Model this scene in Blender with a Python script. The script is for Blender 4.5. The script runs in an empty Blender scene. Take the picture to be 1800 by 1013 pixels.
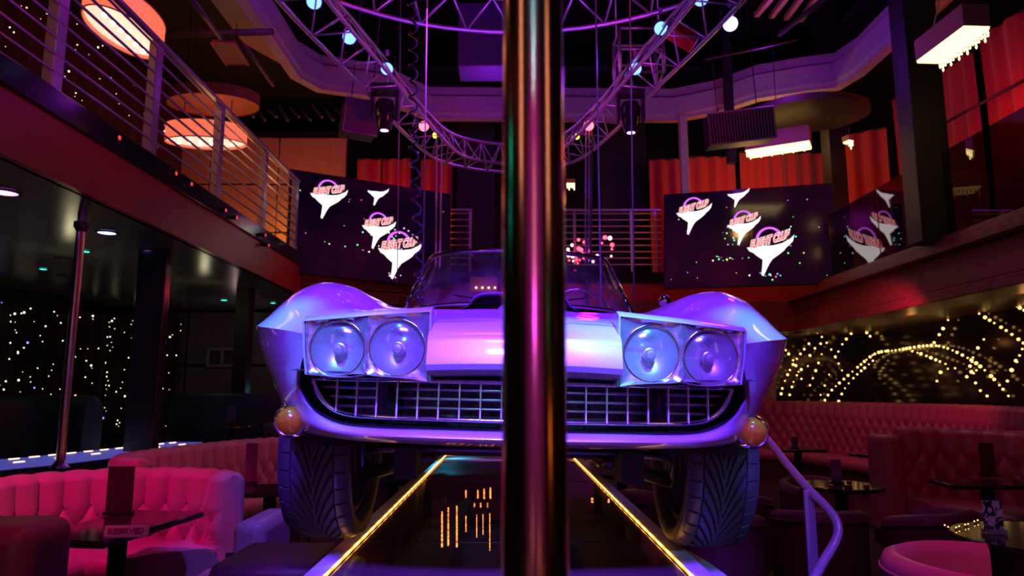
import bpy, math, random
from mathutils import Vector, Matrix, Euler
random.seed(7)
C = bpy.context.scene.collection
SC = bpy.context.scene
PI = math.pi

# ------------------------------------------------------------------ camera, world, exposure
FPX = 1250.0
PITCH = math.atan(184 / FPX)
YAW = math.atan(6 / FPX)
CAMZ = 1.40
cd = bpy.data.cameras.new('camera'); cam = bpy.data.objects.new('camera', cd); C.objects.link(cam)
cd.sensor_width = 36; cd.lens = 36 * FPX / 1800; cd.clip_start = 0.02; cd.clip_end = 60
cam.location = (0, 0, CAMZ); cam.rotation_euler = (PI / 2 + PITCH, 0, -YAW)
cd.dof.use_dof = True; cd.dof.focus_distance = 2.05; cd.dof.aperture_fstop = 5.6
SC.camera = cam
SC.view_settings.view_transform = 'Standard'; SC.view_settings.look = 'None'
SC.view_settings.gamma = 1; SC.view_settings.use_curve_mapping = False
SC.view_settings.exposure = 0.0
SC.cycles.max_bounces = 8; SC.cycles.transparent_max_bounces = 12
SC.cycles.sample_clamp_indirect = 4.0
SC.cycles.caustics_reflective = False; SC.cycles.caustics_refractive = False
wd = bpy.data.worlds.new('world'); SC.world = wd; wd.use_nodes = True
wd.node_tree.nodes['Background'].inputs[0].default_value = (0.10, 0.01, 0.12, 1)
wd.node_tree.nodes['Background'].inputs[1].default_value = 0.02

def look(o, tgt):
    d = Vector(tgt) - o.location
    o.rotation_euler = d.to_track_quat('-Z', 'Y').to_euler()
def area(loc, tgt, size, power, col, sy=None, spread=None):
    l = bpy.data.lights.new('area_light', 'AREA'); l.energy = power; l.color = col; l.size = size
    if sy: l.shape = 'RECTANGLE'; l.size_y = sy
    if spread: l.spread = math.radians(spread)
    o = bpy.data.objects.new('area_light', l); C.objects.link(o); o.location = loc; look(o, tgt); return o
def spot(loc, tgt, power, col, ang=40, blend=.6, r=.05):
    l = bpy.data.lights.new('spot_light', 'SPOT'); l.energy = power; l.color = col
    l.spot_size = math.radians(ang); l.spot_blend = blend; l.shadow_soft_size = r
    o = bpy.data.objects.new('spot_light', l); C.objects.link(o); o.location = loc; look(o, tgt); return o
def point(loc, power, col, r=.08):
    l = bpy.data.lights.new('point_light', 'POINT'); l.energy = power; l.color = col; l.shadow_soft_size = r
    o = bpy.data.objects.new('point_light', l); C.objects.link(o); o.location = loc; return o

BLUE = (.10, .16, 1); VIO = (.32, .06, 1); MAG = (1, .02, .42); PUR = (.55, .05, 1); RED = (1, .03, .02); WARM = (1, .45, .12); CYAN = (.05, .6, 1)
# blue-violet wash onto the bonnet, magenta from the sides, amber and red pools in the room
area((0, -1.4, 4.3), (0, 2.0, 1.45), 1.0, 34, (.15, .04, 1), .4, spread=24)
spot((0, -2.6, 3.0), (0, 1.8, 1.45), 210, (.14, .66, 1), 9, blend=.6, r=.05)
spot((-.95, 1.5, 4.3), (-.73, 2.10, 1.60), 1000, (.02, .62, 1), 9, blend=1, r=.03)
spot((-.6, -.3, 4.2), (-.45, 1.9, 1.60), 900, (.02, .6, 1), 7, blend=1, r=.03)
spot((1.0, 1.5, 4.3), (.79, 2.10, 1.56), 1000, (.02, .62, 1), 9, blend=1, r=.03)
spot((.6, -.3, 4.2), (.30, 1.95, 1.62), 2200, (.02, .6, 1), 9, blend=1, r=.03)
spot((-.9, .3, .95), (-.66, 2.4, .98), 8, (.14, .05, 1), 13, blend=1, r=.03)  # unseen low spots added to brighten the tyres
spot((.9, .3, .95), (.70, 2.4, .98), 8, (.14, .05, 1), 13, blend=1, r=.03)
spot((0, .1, 3.9), (0, 1.5, .85), 30, (.12, .06, 1), 30, r=.1)
spot((0, -.3, 1.15), (0, 3.3, .85), 620, (.6, .1, 1), 10, blend=1, r=.1)  # unseen low spot added to brighten the catwalk floor
area((0, 2.4, 4.6), (0, 2.6, 1.4), 1.0, 20, (.26, .02, 1), .8, spread=28)
spot((-3.0, .2, 1.5), (-.8, 2.2, 1.35), 14, (.8, .02, .7), 18, r=.06)
spot((3.0, .2, 1.5), (.8, 2.2, 1.35), 14, (.7, .02, .9), 18, r=.06)
spot((0, -.9, 1.6), (0, 2.2, 1.15), 4, (.5, .03, 1), 50, r=.05)
spot((-1.2, 1.8, 2.3), (-1.88, 3.6, .75), 22, (1, .06, .45), 9)  # next unseen spots added to brighten sign, flyer, handrail, cables, windscreen
spot((2.0, 1.2, 2.4), (2.34, 3.42, .82), 16, (.5, .3, 1), 8)
spot((2.4, 1.0, 3.6), (1.4, 3.15, 1.3), 130, (.3, .08, 1), 20)
spot((.2, .6, 2.6), (.9, 3.8, 3.9), 60, (.35, .06, 1), 52)
spot((0, 1.3, 4.3), (0, 3.7, 2.0), 34, (.16, .06, 1), 26)
# pink pools
spot((-2.75, 3.3, 2.6), (-2.75, 4.5, .6), 130, (1, .004, .20), 62, r=.04)
spot((-.6, 3.4, 3.9), (-1.45, 4.4, .6), 200, (.22, .08, 1), 20, r=.05)
spot((-1.6, 5.6, 4.2), (-2.3, 6.9, .8), 45, (1, .03, .12), 46)
spot((1.3, 2.0, 3.9), (1.85, 2.65, .6), 150, (1, .005, .22), 24)
spot((4.0, 8.0, 2.6), (5.4, 9.6, .9), 60, (1, .02, .16), 110)
spot((2.2, 3.4, 4.2), (4.2, 6.2, .9), 70, (1, .03, .10), 46)
spot((1.2, 2.4, 4.2), (2.0, 4.7, .6), 60, (.8, .04, .6), 46)
# stage and floor
spot((-.8, 9.2, 2.1), (-.25, 5.3, .85), 260, (.03, .6, 1), 10)
spot((1.5, 1.2, 1.7), (.60, 2.72, .85), 30, (.06, .4, 1), 13, blend=.3)
area((0, 4.6, 3.9), (0, 4.8, .8), 1.2, 20, (.5, .04, 1), spread=36)
# left balcony: red edge, amber glow on the tan wall
spot((2.4, 3.5, 4.6), (-3.0, 5.5, 3.1), 130, (1, .03, .02), 60)
point((-3.9, 2.6, 4.5), 9, (1, .42, .12), .1)
point((-3.75, 5.2, 4.7), 7, (1, .42, .12), .1)
spot((.8, 3.5, 3.0), (-3.0, 5.2, 4.3), 90, (.28, .03, 1), 44)
point((-3.5, 11.5, 3.75), 40, (1, .42, .08), .15)
point((-4.3, 10.2, 4.5), 16, (1, .12, .04), .2)
point((-3.45, 6.3, 4.9), 8, (1, .12, .08), .2)
point((-3.6, 8.2, 3.9), 5, (1, .40, .08), .15)
# under the balcony
point((-4.4, 7.0, 2.5), 1.2, (.9, .8, .45), .05)
point((-3.9, 9.0, 2.5), 1.0, (.9, .8, .45), .05)
point((-3.3, 9.8, 1.4), .8, (.15, .6, .8), .1)
# violet on the bulkhead and the truss
area((0, 5.5, 3.4), (0, 7.0, 8), 2.0, 26, (.38, .03, 1), spread=120)
point((-.2, 9.4, 5.4), 22, (.50, .03, .9), .2)
point((4.2, 10.7, 5.25), 16, (1, .5, .12), .1)
point((3.2, 8.2, 5.4), 38, (.36, .03, 1), .2)
point((-1.9, 6.5, 5.6), 22, (.6, .03, .8), .2)
spot((0, 4.6, 2.6), (-1.0, 7.4, 4.4), 110, (1, .03, .06), 36)
spot((.2, 4.6, 2.6), (1.4, 7.0, 4.5), 110, (1, .03, .06), 36)
# chandelier glow, then unseen fill lamps added along curtains, ledges and walls
point((3.3, 9.3, 4.15), 14, WARM, .1)
point((3.7, 10.9, 4.25), 26, (1, .07, .03), .15)
point((4.35, 6.3, 4.2), 4, WARM, .1)
point((5.6, 8.0, 4.8), 14, (1, .06, .04), .15)
point((5.5, 9.8, 4.2), 4, (1, .06, .04), .15)
point((-1.9, 11.3, 4.3), 14, (1, .05, .03), .15)
point((1.2, 10.2, 2.9), 9, (.9, .03, .5), .2)
point((-2.2, 9.5, 2.75), 4, (1, .06, .10), .1)
point((3.5, 10.0, 2.5), 3, (1, .22, .08), .1)
point((-4.2, 11.0, 2.3), 2.2, (.95, .6, .65), .1)
spot((-1.7, 2.3, 2.6), (-2.3, 3.05, .8), 22, (1, .02, .18), 46)
point((5.6, 9.8, 2.25), .7, (1, .4, .1), .05)
point((5.6, 7.6, 2.25), .7, (1, .4, .1), .05)
point((4.4, 12.2, 2.25), .7, (1, .35, .1), .05)
spot((2.0, 6.0, 4.6), (4.7, 8.0, 2.9), 14, (1, .12, .05), 60)
# unseen light added on the near curtain for violet reflections
area((0, -2.8, 4.4), (0, -4.9, 2.0), 2, 50, (.55, .04, .7), spread=120)
# ------------------------------------------------------------------ helpers
def P(px, py, D):
    """pixel of the 1800x1013 frame -> world point at distance D along the room"""
    x = (px - 900) / FPX; z = -(py - 506.5) / FPX
    cy, sy = math.cos(PITCH), math.sin(PITCH)
    d = Vector((x, cy - z * sy, sy + z * cy))
    a, b = math.cos(YAW), math.sin(YAW)
    d = Vector((d.x * a + d.y * b, -d.x * b + d.y * a, d.z))
    d *= D / d.y
    return Vector((d.x, D, CAMZ + d.z))

def onplane(px, py, z):
    q = P(px, py, 1.0); return P(px, py, (z - CAMZ) / (q.z - CAMZ))
MATS = {}
def mat(name, col, rough=.5, metal=0, coat=0, emis=None, estr=0, trans=0, ior=1.45, spec=.5, alpha=1, sheen=0):
    if name in MATS: return MATS[name]
    m = bpy.data.materials.new(name); m.use_nodes = True; MATS[name] = m
    b = m.node_tree.nodes['Principled BSDF']; i = b.inputs
    i['Base Color'].default_value = (*col, 1); i['Roughness'].default_value = rough; i['Metallic'].default_value = metal
    i['Coat Weight'].default_value = coat; i['Coat Roughness'].default_value = .05
    i['Transmission Weight'].default_value = trans; i['IOR'].default_value = ior
    i['Specular IOR Level'].default_value = spec; i['Alpha'].default_value = alpha; i['Sheen Weight'].default_value = sheen
    if emis: i['Emission Color'].default_value = (*emis, 1); i['Emission Strength'].default_value = estr
    return m
def nodes(m): return m.node_tree.nodes, m.node_tree.links, m.node_tree.nodes['Principled BSDF']
def add_noise(m, scale=8, c1=None, c2=None, bump=0, detail=4, stretch=(1, 1, 1), rough=None, dist=.01, obj=True):
    n, l, b = nodes(m)
    tc = n.new('ShaderNodeTexCoord'); mp = n.new('ShaderNodeMapping'); mp.inputs['Scale'].default_value = stretch
    l.new(tc.outputs['Object' if obj else 'Generated'], mp.inputs[0])
    t = n.new('ShaderNodeTexNoise'); t.inputs['Scale'].default_value = scale; t.inputs['Detail'].default_value = detail
    l.new(mp.outputs[0], t.inputs['Vector'])
    if c1:
        r = n.new('ShaderNodeValToRGB'); r.color_ramp.elements[0].color = (*c1, 1); r.color_ramp.elements[1].color = (*c2, 1)
        r.color_ramp.elements[0].position = .3; r.color_ramp.elements[1].position = .7
        l.new(t.outputs[0], r.inputs[0]); l.new(r.outputs[0], b.inputs['Base Color'])
    if bump:
        bp = n.new('ShaderNodeBump'); bp.inputs['Strength'].default_value = bump; bp.inputs['Distance'].default_value = dist
        l.new(t.outputs[0], bp.inputs['Height']); l.new(bp.outputs[0], b.inputs['Normal'])
    if rough:
        mr = n.new('ShaderNodeMapRange'); mr.inputs[3].default_value = rough[0]; mr.inputs[4].default_value = rough[1]
        l.new(t.outputs[0], mr.inputs[0]); l.new(mr.outputs[0], b.inputs['Roughness'])
    return m

class MB:
    def __init__(s): s.v = []; s.f = []
    def add(s, vs, fs):
        o = len(s.v); s.v += [tuple(x) for x in vs]; s.f += [tuple(o + i for i in f) for f in fs]; return s
    def box(s, c, d, rz=0, rx=0, ry=0):
        R = Euler((rx, ry, rz)).to_matrix(); c = Vector(c)
        vs = [c + R @ Vector((x * d[0] / 2, y * d[1] / 2, z * d[2] / 2)) for x in (-1, 1) for y in (-1, 1) for z in (-1, 1)]
        return s.add(vs, [(0, 1, 3, 2), (4, 6, 7, 5), (0, 4, 5, 1), (2, 3, 7, 6), (0, 2, 6, 4), (1, 5, 7, 3)])
    def grid(s, rows, cu=False, cv=False):
        n, m = len(rows), len(rows[0]); vs = [p for r in rows for p in r]; fs = []
        for i in range(n if cu else n - 1):
            for j in range(m if cv else m - 1):
                a, b = i, (i + 1) % n; c, d = j, (j + 1) % m
                fs.append((a * m + c, a * m + d, b * m + d, b * m + c))
        return s.add(vs, fs)
    def tube(s, path, r, n=8, closed=False, caps=True, sq=False):
        path = [Vector(p) for p in path]; N = len(path); rows = []; up = None
        for i, p in enumerate(path):
            if closed: t = path[(i + 1) % N] - path[i - 1]
            else: t = path[min(i + 1, N - 1)] - path[max(i - 1, 0)]
            t.normalize()
            if up is None:
                up = Vector((0, 0, 1)) if abs(t.z) < .9 else Vector((0, 1, 0))
            a = (up - t * up.dot(t)).normalized(); up = a; b = t.cross(a)
            rr = r[i] if isinstance(r, (list, tuple)) else r
            rows.append([p + (a * math.cos(2 * PI * k / n + (PI / 4 if sq else 0)) + b * math.sin(2 * PI * k / n + (PI / 4 if sq else 0))) * rr for k in range(n)])
        o = len(s.v); s.grid(rows, cu=closed, cv=True)
        if caps and not closed:
            s.f.append(tuple(o + k for k in range(n))); s.f.append(tuple(o + (N - 1) * n + k for k in reversed(range(n))))
        return s
    def cyl(s, a, b, r, n=16, r2=None): return s.tube([a, b], [r, r if r2 is None else r2], n)
    def lathe(s, prof, o=(0, 0, 0), axis='z', n=32):
        o = Vector(o); rows = []
        for k in range(n):
            a = 2 * PI * k / n; c, q = math.cos(a), math.sin(a); row = []
            for (r, h) in prof:
                if axis == 'z': row.append(o + Vector((r * c, r * q, h)))
                elif axis == 'y': row.append(o + Vector((r * c, h, r * q)))
                else: row.append(o + Vector((h, r * c, r * q)))
            rows.append(row)
        return s.grid(rows, cu=True)
    def prism(s, pts, d):
        """polygon pts (3D) extruded by vector d"""
        d = Vector(d); n = len(pts); vs = [Vector(p) for p in pts] + [Vector(p) + d for p in pts]
        fs = [tuple(range(n)), tuple(reversed(range(n, 2 * n)))] + [(i, (i + 1) % n, n + (i + 1) % n, n + i) for i in range(n)]
        return s.add(vs, fs)
    def sphere(s, c, r, n=10, m=6):
        return s.lathe([(r * math.sin(PI * i / m) if 0 < i < m else 0.0001, -r * math.cos(PI * i / m)) for i in range(m + 1)], c, 'z', n)
    def build(s, name, m, parent=None, smooth=None, bevel=0, world=True, bseg=2, sub=0):
        me = bpy.data.meshes.new(name); off = Vector((0, 0, 0))
        if parent is not None and world:
            off = parent.location.copy()
            if parent.parent: off += parent.parent.location
        me.from_pydata([Vector(v) - off for v in s.v], [], s.f); me.update()
        import bmesh
        bm = bmesh.new(); bm.from_mesh(me); bmesh.ops.recalc_face_normals(bm, faces=bm.faces[:]); bm.to_mesh(me); bm.free()
        o = bpy.data.objects.new(name, me); C.objects.link(o); me.materials.append(m)
        if parent is not None: o.parent = parent
        if smooth:
            me.shade_smooth()
            if smooth is not True:
                me.set_sharp_from_angle(angle=math.radians(smooth))
        if bevel:
            b = o.modifiers.new('bevel', 'BEVEL'); b.width = bevel; b.segments = bseg; b.limit_method = 'ANGLE'; b.angle_limit = math.radians(40)
            me.shade_smooth(); me.set_sharp_from_angle(angle=math.radians(50))
        if sub: q = o.modifiers.new('sub', 'SUBSURF'); q.levels = q.render_levels = sub
        return o
def tag(o, label, cat, group=None, kind=None):
    if label: o['label'] = label
    if cat: o['category'] = cat
    if group: o['group'] = group
    if kind: o['kind'] = kind
    return o
def thing(name, label, cat, loc=(0, 0, 0), group=None, kind=None):
    o = bpy.data.objects.new(name, None); C.objects.link(o); o.location = loc; o.empty_display_size = .1
    return tag(o, label, cat, group, kind)
def struct(name, mb, m, smooth=None, bevel=0):
    o = mb.build(name, m, None, smooth, bevel); o['kind'] = 'structure'; return o
def kids(o): return [c for c in C.objects if c.parent == o]
def dup(root, loc, rz=None, label=None, group=None, rot=None):
    def cp(o, par):
        c = o.copy(); C.objects.link(c)
        if par is not None: c.parent = par
        for ch in kids_map.get(o.name, []): cp(ch, c)
        return c
    kids_map = {}
    for c in C.objects:
        if c.parent: kids_map.setdefault(c.parent.name, []).append(c)
    r = cp(root, None); r.location = loc
    if rz is not None: r.rotation_euler = (0, 0, rz)
    if rot is not None: r.rotation_euler = rot
    if label: r['label'] = label
    if group: r['group'] = group
    return r
def pchip(xs, ys):
    n = len(xs); h = [xs[i + 1] - xs[i] for i in range(n - 1)]; d = [(ys[i + 1] - ys[i]) / h[i] for i in range(n - 1)]
    m = [d[0]] + [0] * (n - 2) + [d[-1]]
    for i in range(1, n - 1):
        if d[i - 1] * d[i] > 0:
            w1 = 2 * h[i] + h[i - 1]; w2 = h[i] + 2 * h[i - 1]; m[i] = (w1 + w2) / (w1 / d[i - 1] + w2 / d[i])
    def f(x):
        if x <= xs[0]: return ys[0]
        if x >= xs[-1]: return ys[-1]
        i = 0
        while x > xs[i + 1]: i += 1
        t = (x - xs[i]) / h[i]; t2 = t * t; t3 = t2 * t
        return (2 * t3 - 3 * t2 + 1) * ys[i] + (t3 - 2 * t2 + t) * h[i] * m[i] + (-2 * t3 + 3 * t2) * ys[i + 1] + (t3 - t2) * h[i] * m[i + 1]
    return f
def catmull(pts, k=6, closed=False):
    pts = [Vector(p) for p in pts]; n = len(pts); out = []
    for i in range(n if closed else n - 1):
        p1, p2 = pts[i], pts[(i + 1) % n]
        p0 = pts[i - 1] if (i > 0 or closed) else p1 * 2 - p2
        p3 = pts[(i + 2) % n] if (i + 2 < n or closed) else p2 * 2 - p1
        for j in range(k):
            t = j / k
            out.append(.5 * ((2 * p1) + (p2 - p0) * t + (2 * p0 - 5 * p1 + 4 * p2 - p3) * t * t + (3 * p1 - p0 - 3 * p2 + p3) * t ** 3))
    if not closed: out.append(pts[-1])
    return out
def frange(a, b, n): return [a + (b - a) * i / (n - 1) for i in range(n)]

# ------------------------------------------------------------------ materials
paint = mat('silver_lilac_paint', (.58, .40, .72), .34, .22, coat=.8)
chrome = mat('chrome', (.85, .82, .88), .13, 1)
rubber = mat('tyre_rubber', (.05, .05, .055), .42, spec=.6)
black = mat('matte_black', (.012, .012, .014), .6)
blackg = mat('gloss_black', (.012, .011, .014), .15, spec=.6)
steel = mat('brushed_steel', (.5, .5, .52), .3, 1)
darksteel = mat('dark_steel', (.10, .10, .11), .4, .8)
alu = mat('truss_aluminium', (.62, .60, .62), .35, .7)
pinkleather = mat('pale_leather', (.62, .48, .50), .38, spec=.5)
redleather = mat('red_leather', (.36, .14, .15), .42)
tealleather = mat('dark_teal_leather', (.012, .05, .055), .5)
curtainm = mat('red_velvet', (.42, .03, .03), .75, sheen=.5)
wood = add_noise(mat('dark_red_wood', (.16, .05, .035), .35), 6, (.10, .03, .02), (.22, .07, .045), stretch=(1, 1, 8))
plaster = add_noise(mat('grey_plaster', (.40, .37, .40), .7), 12, (.36, .33, .36), (.44, .41, .44), bump=.15)
white_ac = mat('white_acrylic', (.75, .72, .78), .3)
tabletop = mat('dark_stone_top', (.02, .018, .02), .10, spec=.7)
add_noise(tabletop, 60, (.012, .01, .012), (.05, .045, .05))
for mm in (pinkleather, redleather, tealleather): add_noise(mm, 180, bump=.12, dist=.002)
def emit(name, col, s):
    return mat(name, (0.02, 0.02, 0.02), .5, emis=col, estr=s)
# ------------------------------------------------------------------ setting
floor_m = add_noise(mat('dark_carpet', (.03, .012, .02), .8), 30, (.02, .008, .014), (.05, .015, .03))
struct('floor', MB().box((0, 4.5, -.05), (15, 21, .1)), floor_m)
blackwall = add_noise(mat('black_wall', (.015, .012, .016), .6), 5, (.010, .008, .012), (.022, .016, .022))
redwall = add_noise(mat('dark_red_wall', (.10, .015, .02), .55), 4, (.08, .012, .015), (.12, .018, .022))
struct('wall_left', MB().box((-6.9, 4.5, 4.1), (.2, 21, 8.4)), blackwall)
struct('wall_right', MB().box((7.1, 4.5, 4.1), (.2, 21, 8.4)), blackwall)
struct('wall_far', MB().box((0, 14.6, 4.1), (15, .2, 8.4)), blackwall)
struct('wall_near', MB().box((0, -5.6, 4.1), (15, .2, 8.4)), redwall)
struct('ceiling', MB().box((0, 4.5, 8.3), (15, 21, .2)), mat('black_ceiling', (.012, .012, .014), .7))

# stepped ceiling bulkhead around the light rig
def bulk(path, prof):
    pts = [Vector(p) for p in path]; n = len(pts); rows = []
    for i, p in enumerate(pts):
        a = (pts[i] - pts[i - 1]).normalized() if i else (pts[1] - pts[0]).normalized()
        b = (pts[i + 1] - pts[i]).normalized() if i < n - 1 else a
        t = (a + b).normalized(); nrm = Vector((-t.y, t.x, 0)); k = 1 / max(.5, t.dot(a))
        rows.append([p + nrm * (o * k) + Vector((0, 0, z)) for o, z in prof])
    return MB().grid(rows)
zb = CAMZ + 4.40
bpath = [(-2.95, -4), (-2.95, 9.5), (-2.75, 9.9), (-1.9, 10.2), (-1.27, 11.0), (2.7, 11.05), (3.25, 10.75), (3.75, 10.2), (4.3, 9.95), (4.75, 9.8), (4.85, 9.4), (4.85, -4)]
prof = [(.14, .0), (.0, .0), (0, .05), (-.04, .08), (-.04, .36), (0, .40), (.06, .43), (.06, .56), (.14, .60), (.9, .62)]
bh = bulk([(x, y, zb) for x, y in bpath], prof)
struct('ceiling_bulkhead', bh, plaster, smooth=35)
# dark outer ceiling above the balconies
mc = MB(); mc.box((-4.95, 4.5, zb + 1.0), (3.7, 21, .08)); mc.box((6.0, 4.5, zb + 1.0), (2.2, 21, .08)); mc.box((.9, 13, zb + 1.0), (8.2, 3.4, .08))
struct('ceiling_side', mc, mat('black_ceiling', (.012, .012, .014), .7))

# ---- left balcony
BX = -3.0; DK = CAMZ + 1.98; UB = CAMZ + 1.40
bal = thing('balcony', 'left mezzanine balcony with deep dark red front edge over the booths', 'balcony', (BX, 5, UB)); bal['kind'] = 'structure'
fasc = add_noise(mat('red_fascia', (.30, .030, .022), .35, spec=.6), 3, (.26, .026, .02), (.34, .036, .026))
MB().box((BX - .04, 4.0, (DK + UB) / 2 - .06), (.08, 16.2, DK - UB - .12)).build('fascia', fasc, bal)
MB().box((BX - .03, 4.0, DK - .09), (.12, 16.2, .18)).build('black_edge', blackg, bal, bevel=.01)
under = add_noise(mat('gloss_soffit', (.10, .095, .085), .28, spec=.6), 2, (.085, .08, .07), (.12, .115, .10))
MB().box((-4.95, 4.0, UB + .04), (3.8, 16.2, .08)).build('soffit', under, bal)
MB().box((-4.95, 4.0, DK - .04), (3.8, 16.2, .08)).build('deck', floor_m, bal)
# little studs/clips on the balcony edge are small lamps
sp = thing('balcony_spotlight', None, 'spotlight', (0, 0, 0), 'little spotlights clipped to the balcony edge')
MB().tube([(0.0, 0, 0), (.10, 0, -.01)], .022, 12).build('can', black, sp)
MB().tube([(.0, 0, .0), (-.02, 0, .05)], .008, 6).build('bracket', darksteel, sp)
MB().cyl((.10, 0, -.01), (.104, 0, -.01), .018, 12).build('lens', emit('dim_red_lens', (1, .05, .05), 1.2), sp)
locs = [(150, 213), (187, 240), (290, 303), (318, 322), (380, 368), (400, 381), (452, 412), (458, 430)]
nm = ['furthest left, above the dance pole', 'second from the left, glowing red', 'third from the left', 'fourth from the left, with a yellow tint', 'fifth from the left', 'sixth from the left', 'seventh, just below the fourth balcony post', 'last one, nearest the video wall']
for i, (a, b) in enumerate(locs):
    D = (BX + .05) * 1250 / (a - 894); p = P(a, b, D)
    o = sp if i == 0 else dup(sp, p)
    o.location = p; o['label'] = 'small black spotlight on the red balcony edge, ' + nm[i]

railm = mat('purple_grey_rail', (.42, .38, .44), .35, .6)
flatm = mat('warm_lit_post', (.62, .45, .32), .5)  # warm lamplight on the posts put into the colour of one face
def railing(name, label, cat, p0, p1, posts, h=1.0, nb=8, rod=.011, base=None, post_m=railm, face_m=None, r_m=railm, first=.12):
    p0 = Vector(p0); p1 = Vector(p1); d = (p1 - p0); dn = d.normalized()
    t = thing(name, label, cat, tuple(p0))
    MB().box(((p0 + p1) / 2 + Vector((0, 0, h))), (d.length, .05, .035), rz=math.atan2(d.y, d.x)).build('top_rail', r_m, t, bevel=.006)
    for k in range(nb):
        z = first + (h - first - .06) * k / (nb - 1) 
        MB().cyl(p0 + Vector((0, 0, z)), p1 + Vector((0, 0, z)), rod, 8).build('rail_bar', r_m, t, smooth=True)
    for s in posts:
        q = p0 + dn * s
        MB().box(q + Vector((0, 0, h / 2)) + (dn * .05 if face_m else Vector((0, 0, 0))), (.014, .10, h) if face_m else (.045, .014, h), rz=0).build('post', post_m, t)
        if face_m:
            MB().box(q + Vector((-.032, -.002, h / 2)), (.062, .010, h)).build('post_lit_face', face_m, t)
    return t
railing('balcony_railing', 'long purple metal railing with posts coloured tan where warm light falls along the left balcony', 'railing', (BX, 2.2, DK), (BX, 9.85, DK),
        [x - 2.2 for x in (3.1, 4.43, 5.72, 7.08, 8.45, 9.75)], 1.0, 8, face_m=flatm)
railing('back_railing', 'purple barred railing on the back mezzanine right of the pole', 'railing', (.9, 11.6, DK), (2.55, 11.6, DK), [.2, 1.15, 1.55], 1.05, 9)
railing('back_railing', 'short purple barred railing on the back mezzanine left of the car windscreen top', 'railing', (-1.0, 11.6, DK), (-.62, 11.6, DK), [.36], 1.05, 9)
bm = thing('back_mezzanine', 'dark mezzanine deck across the far end behind the car', 'mezzanine', (0, 12.9, UB)); bm['kind'] = 'structure'
MB().box((.9, 13.1, DK - .09), (8.0, 2.9, .18)).build('deck', blackg, bm)
MB().box((.9, 11.7, DK - .38), (8.0, .06, .42)).build('fascia', fasc, bm)
MB().box((.9, 13.2, 1.2), (8, .1, 2.4)).build('panel', add_noise(mat('violet_panel', (.20, .10, .22), .5), 3, (.16, .08, .18), (.24, .12, .26)), bm)

# panelled walls at the back of both left levels
pw = thing('panelled_wall', 'tan padded panel wall behind the left balcony with dark joints', 'wall', (-4.3, 12.2, DK)); pw['kind'] = 'structure'
tan = add_noise(mat('tan_panel', (.55, .30, .16), .6), 9, (.50, .27, .14), (.60, .33, .18))
for i in range(3):
    for j in range(3):
        MB().box((-5.90 + i * 1.21, 12.2, DK + .36 + j * .87), (1.19, .06, .84)).build('panel', tan, pw, bevel=.012)
MB().box((-4.7, 12.27, DK + 1.3), (3.66, .06, 2.7)).build('backing', black, pw)
lw = thing('panelled_wall', 'grey padded panel wall under the left balcony around the white vent', 'wall', (-4.3, 12.2, 0)); lw['kind'] = 'structure'
greyp = add_noise(mat('grey_panel', (.11, .08, .09), .6), 9, (.09, .07, .08), (.13, .10, .11))
for i in range(4):
    for j in range(3):
        MB().box((-6.0 + i * 1.0, 12.2, .46 + j * .93), (.97, .06, .9)).build('panel', greyp, lw, bevel=.012)
MB().box((-4.3, 12.27, 1.4), (5.1, .06, 2.78)).build('backing', black, lw)
a, b = P(366, 614, 12.1), P(414, 643, 12.1)
vt = thing('wall_vent', 'pale rectangular vent in two halves on the grey panel wall', 'vent', ((a.x + b.x) / 2, 12.14, (a.z + b.z) / 2))
w_, h_ = b.x - a.x, a.z - b.z; cx, cz = (a.x + b.x) / 2, (a.z + b.z) / 2
vf = MB()
for x in (a.x, cx, b.x): vf.box((x, 12.12, cz), (.035, .05, h_ + .03))
for z in (a.z, b.z): vf.box((cx, 12.12, z), (w_ + .03, .05, .035))
vf.build('frame', mat('grey_vent', (.30, .26, .29), .5), vt)
sl = MB()
for k in range(9): sl.box((cx, 12.13, b.z + h_ * (k + .5) / 9), (w_, .03, .008), rx=.5)
sl.build('slats', mat('dim_vent', (.12, .1, .12), .5), vt)

# starlight curtains: dark pleated cloth with points of light
def pleat(path, z0, z1, amp, wl, m, name, parent, nz=6, flare=None):
    path = [Vector((*p, 0)) for p in path]; L = [0]
    for i in range(1, len(path)): L.append(L[-1] + (path[i] - path[i - 1]).length)
    n = int(L[-1] / wl * 8) + 2; rows = []
    rnd = random.Random(len(C.objects)); ph = [rnd.uniform(-.5, .5) for _ in range(n // 8 + 3)]
    for i in range(n):
        s = L[-1] * i / (n - 1); k = 0
        while k < len(L) - 2 and s > L[k + 1]: k += 1
        t = (s - L[k]) / (L[k + 1] - L[k]); p = path[k].lerp(path[k + 1], t); d = (path[k + 1] - path[k]).normalized(); nr = Vector((-d.y, d.x, 0))
        q = s / wl; w = math.sin(2 * PI * q + ph[int(q)] * 1.5) * (.7 + .5 * ph[int(q) + 1])
        row = []
        for j in range(nz):
            v = j / (nz - 1); am = amp * (1.15 - .5 * v)
            row.append(p + nr * (w * am + .3 * amp * math.sin(3 * v + q)) + Vector((0, 0, z0 + (z1 - z0) * v)))
        rows.append(row)
    return MB().grid(rows).build(name, m, parent, smooth=True)
velv = mat('black_velvet', (.012, .004, .006), .9)
velr = mat('wine_velvet', (.05, .008, .010), .85)
bulb_w = emit('star_white', (1, .8, .5), 3); bulb_v = emit('star_violet', (.3, .2, 1), 3); bulb_r = emit('star_red', (1, .2, .25), 5)
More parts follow.
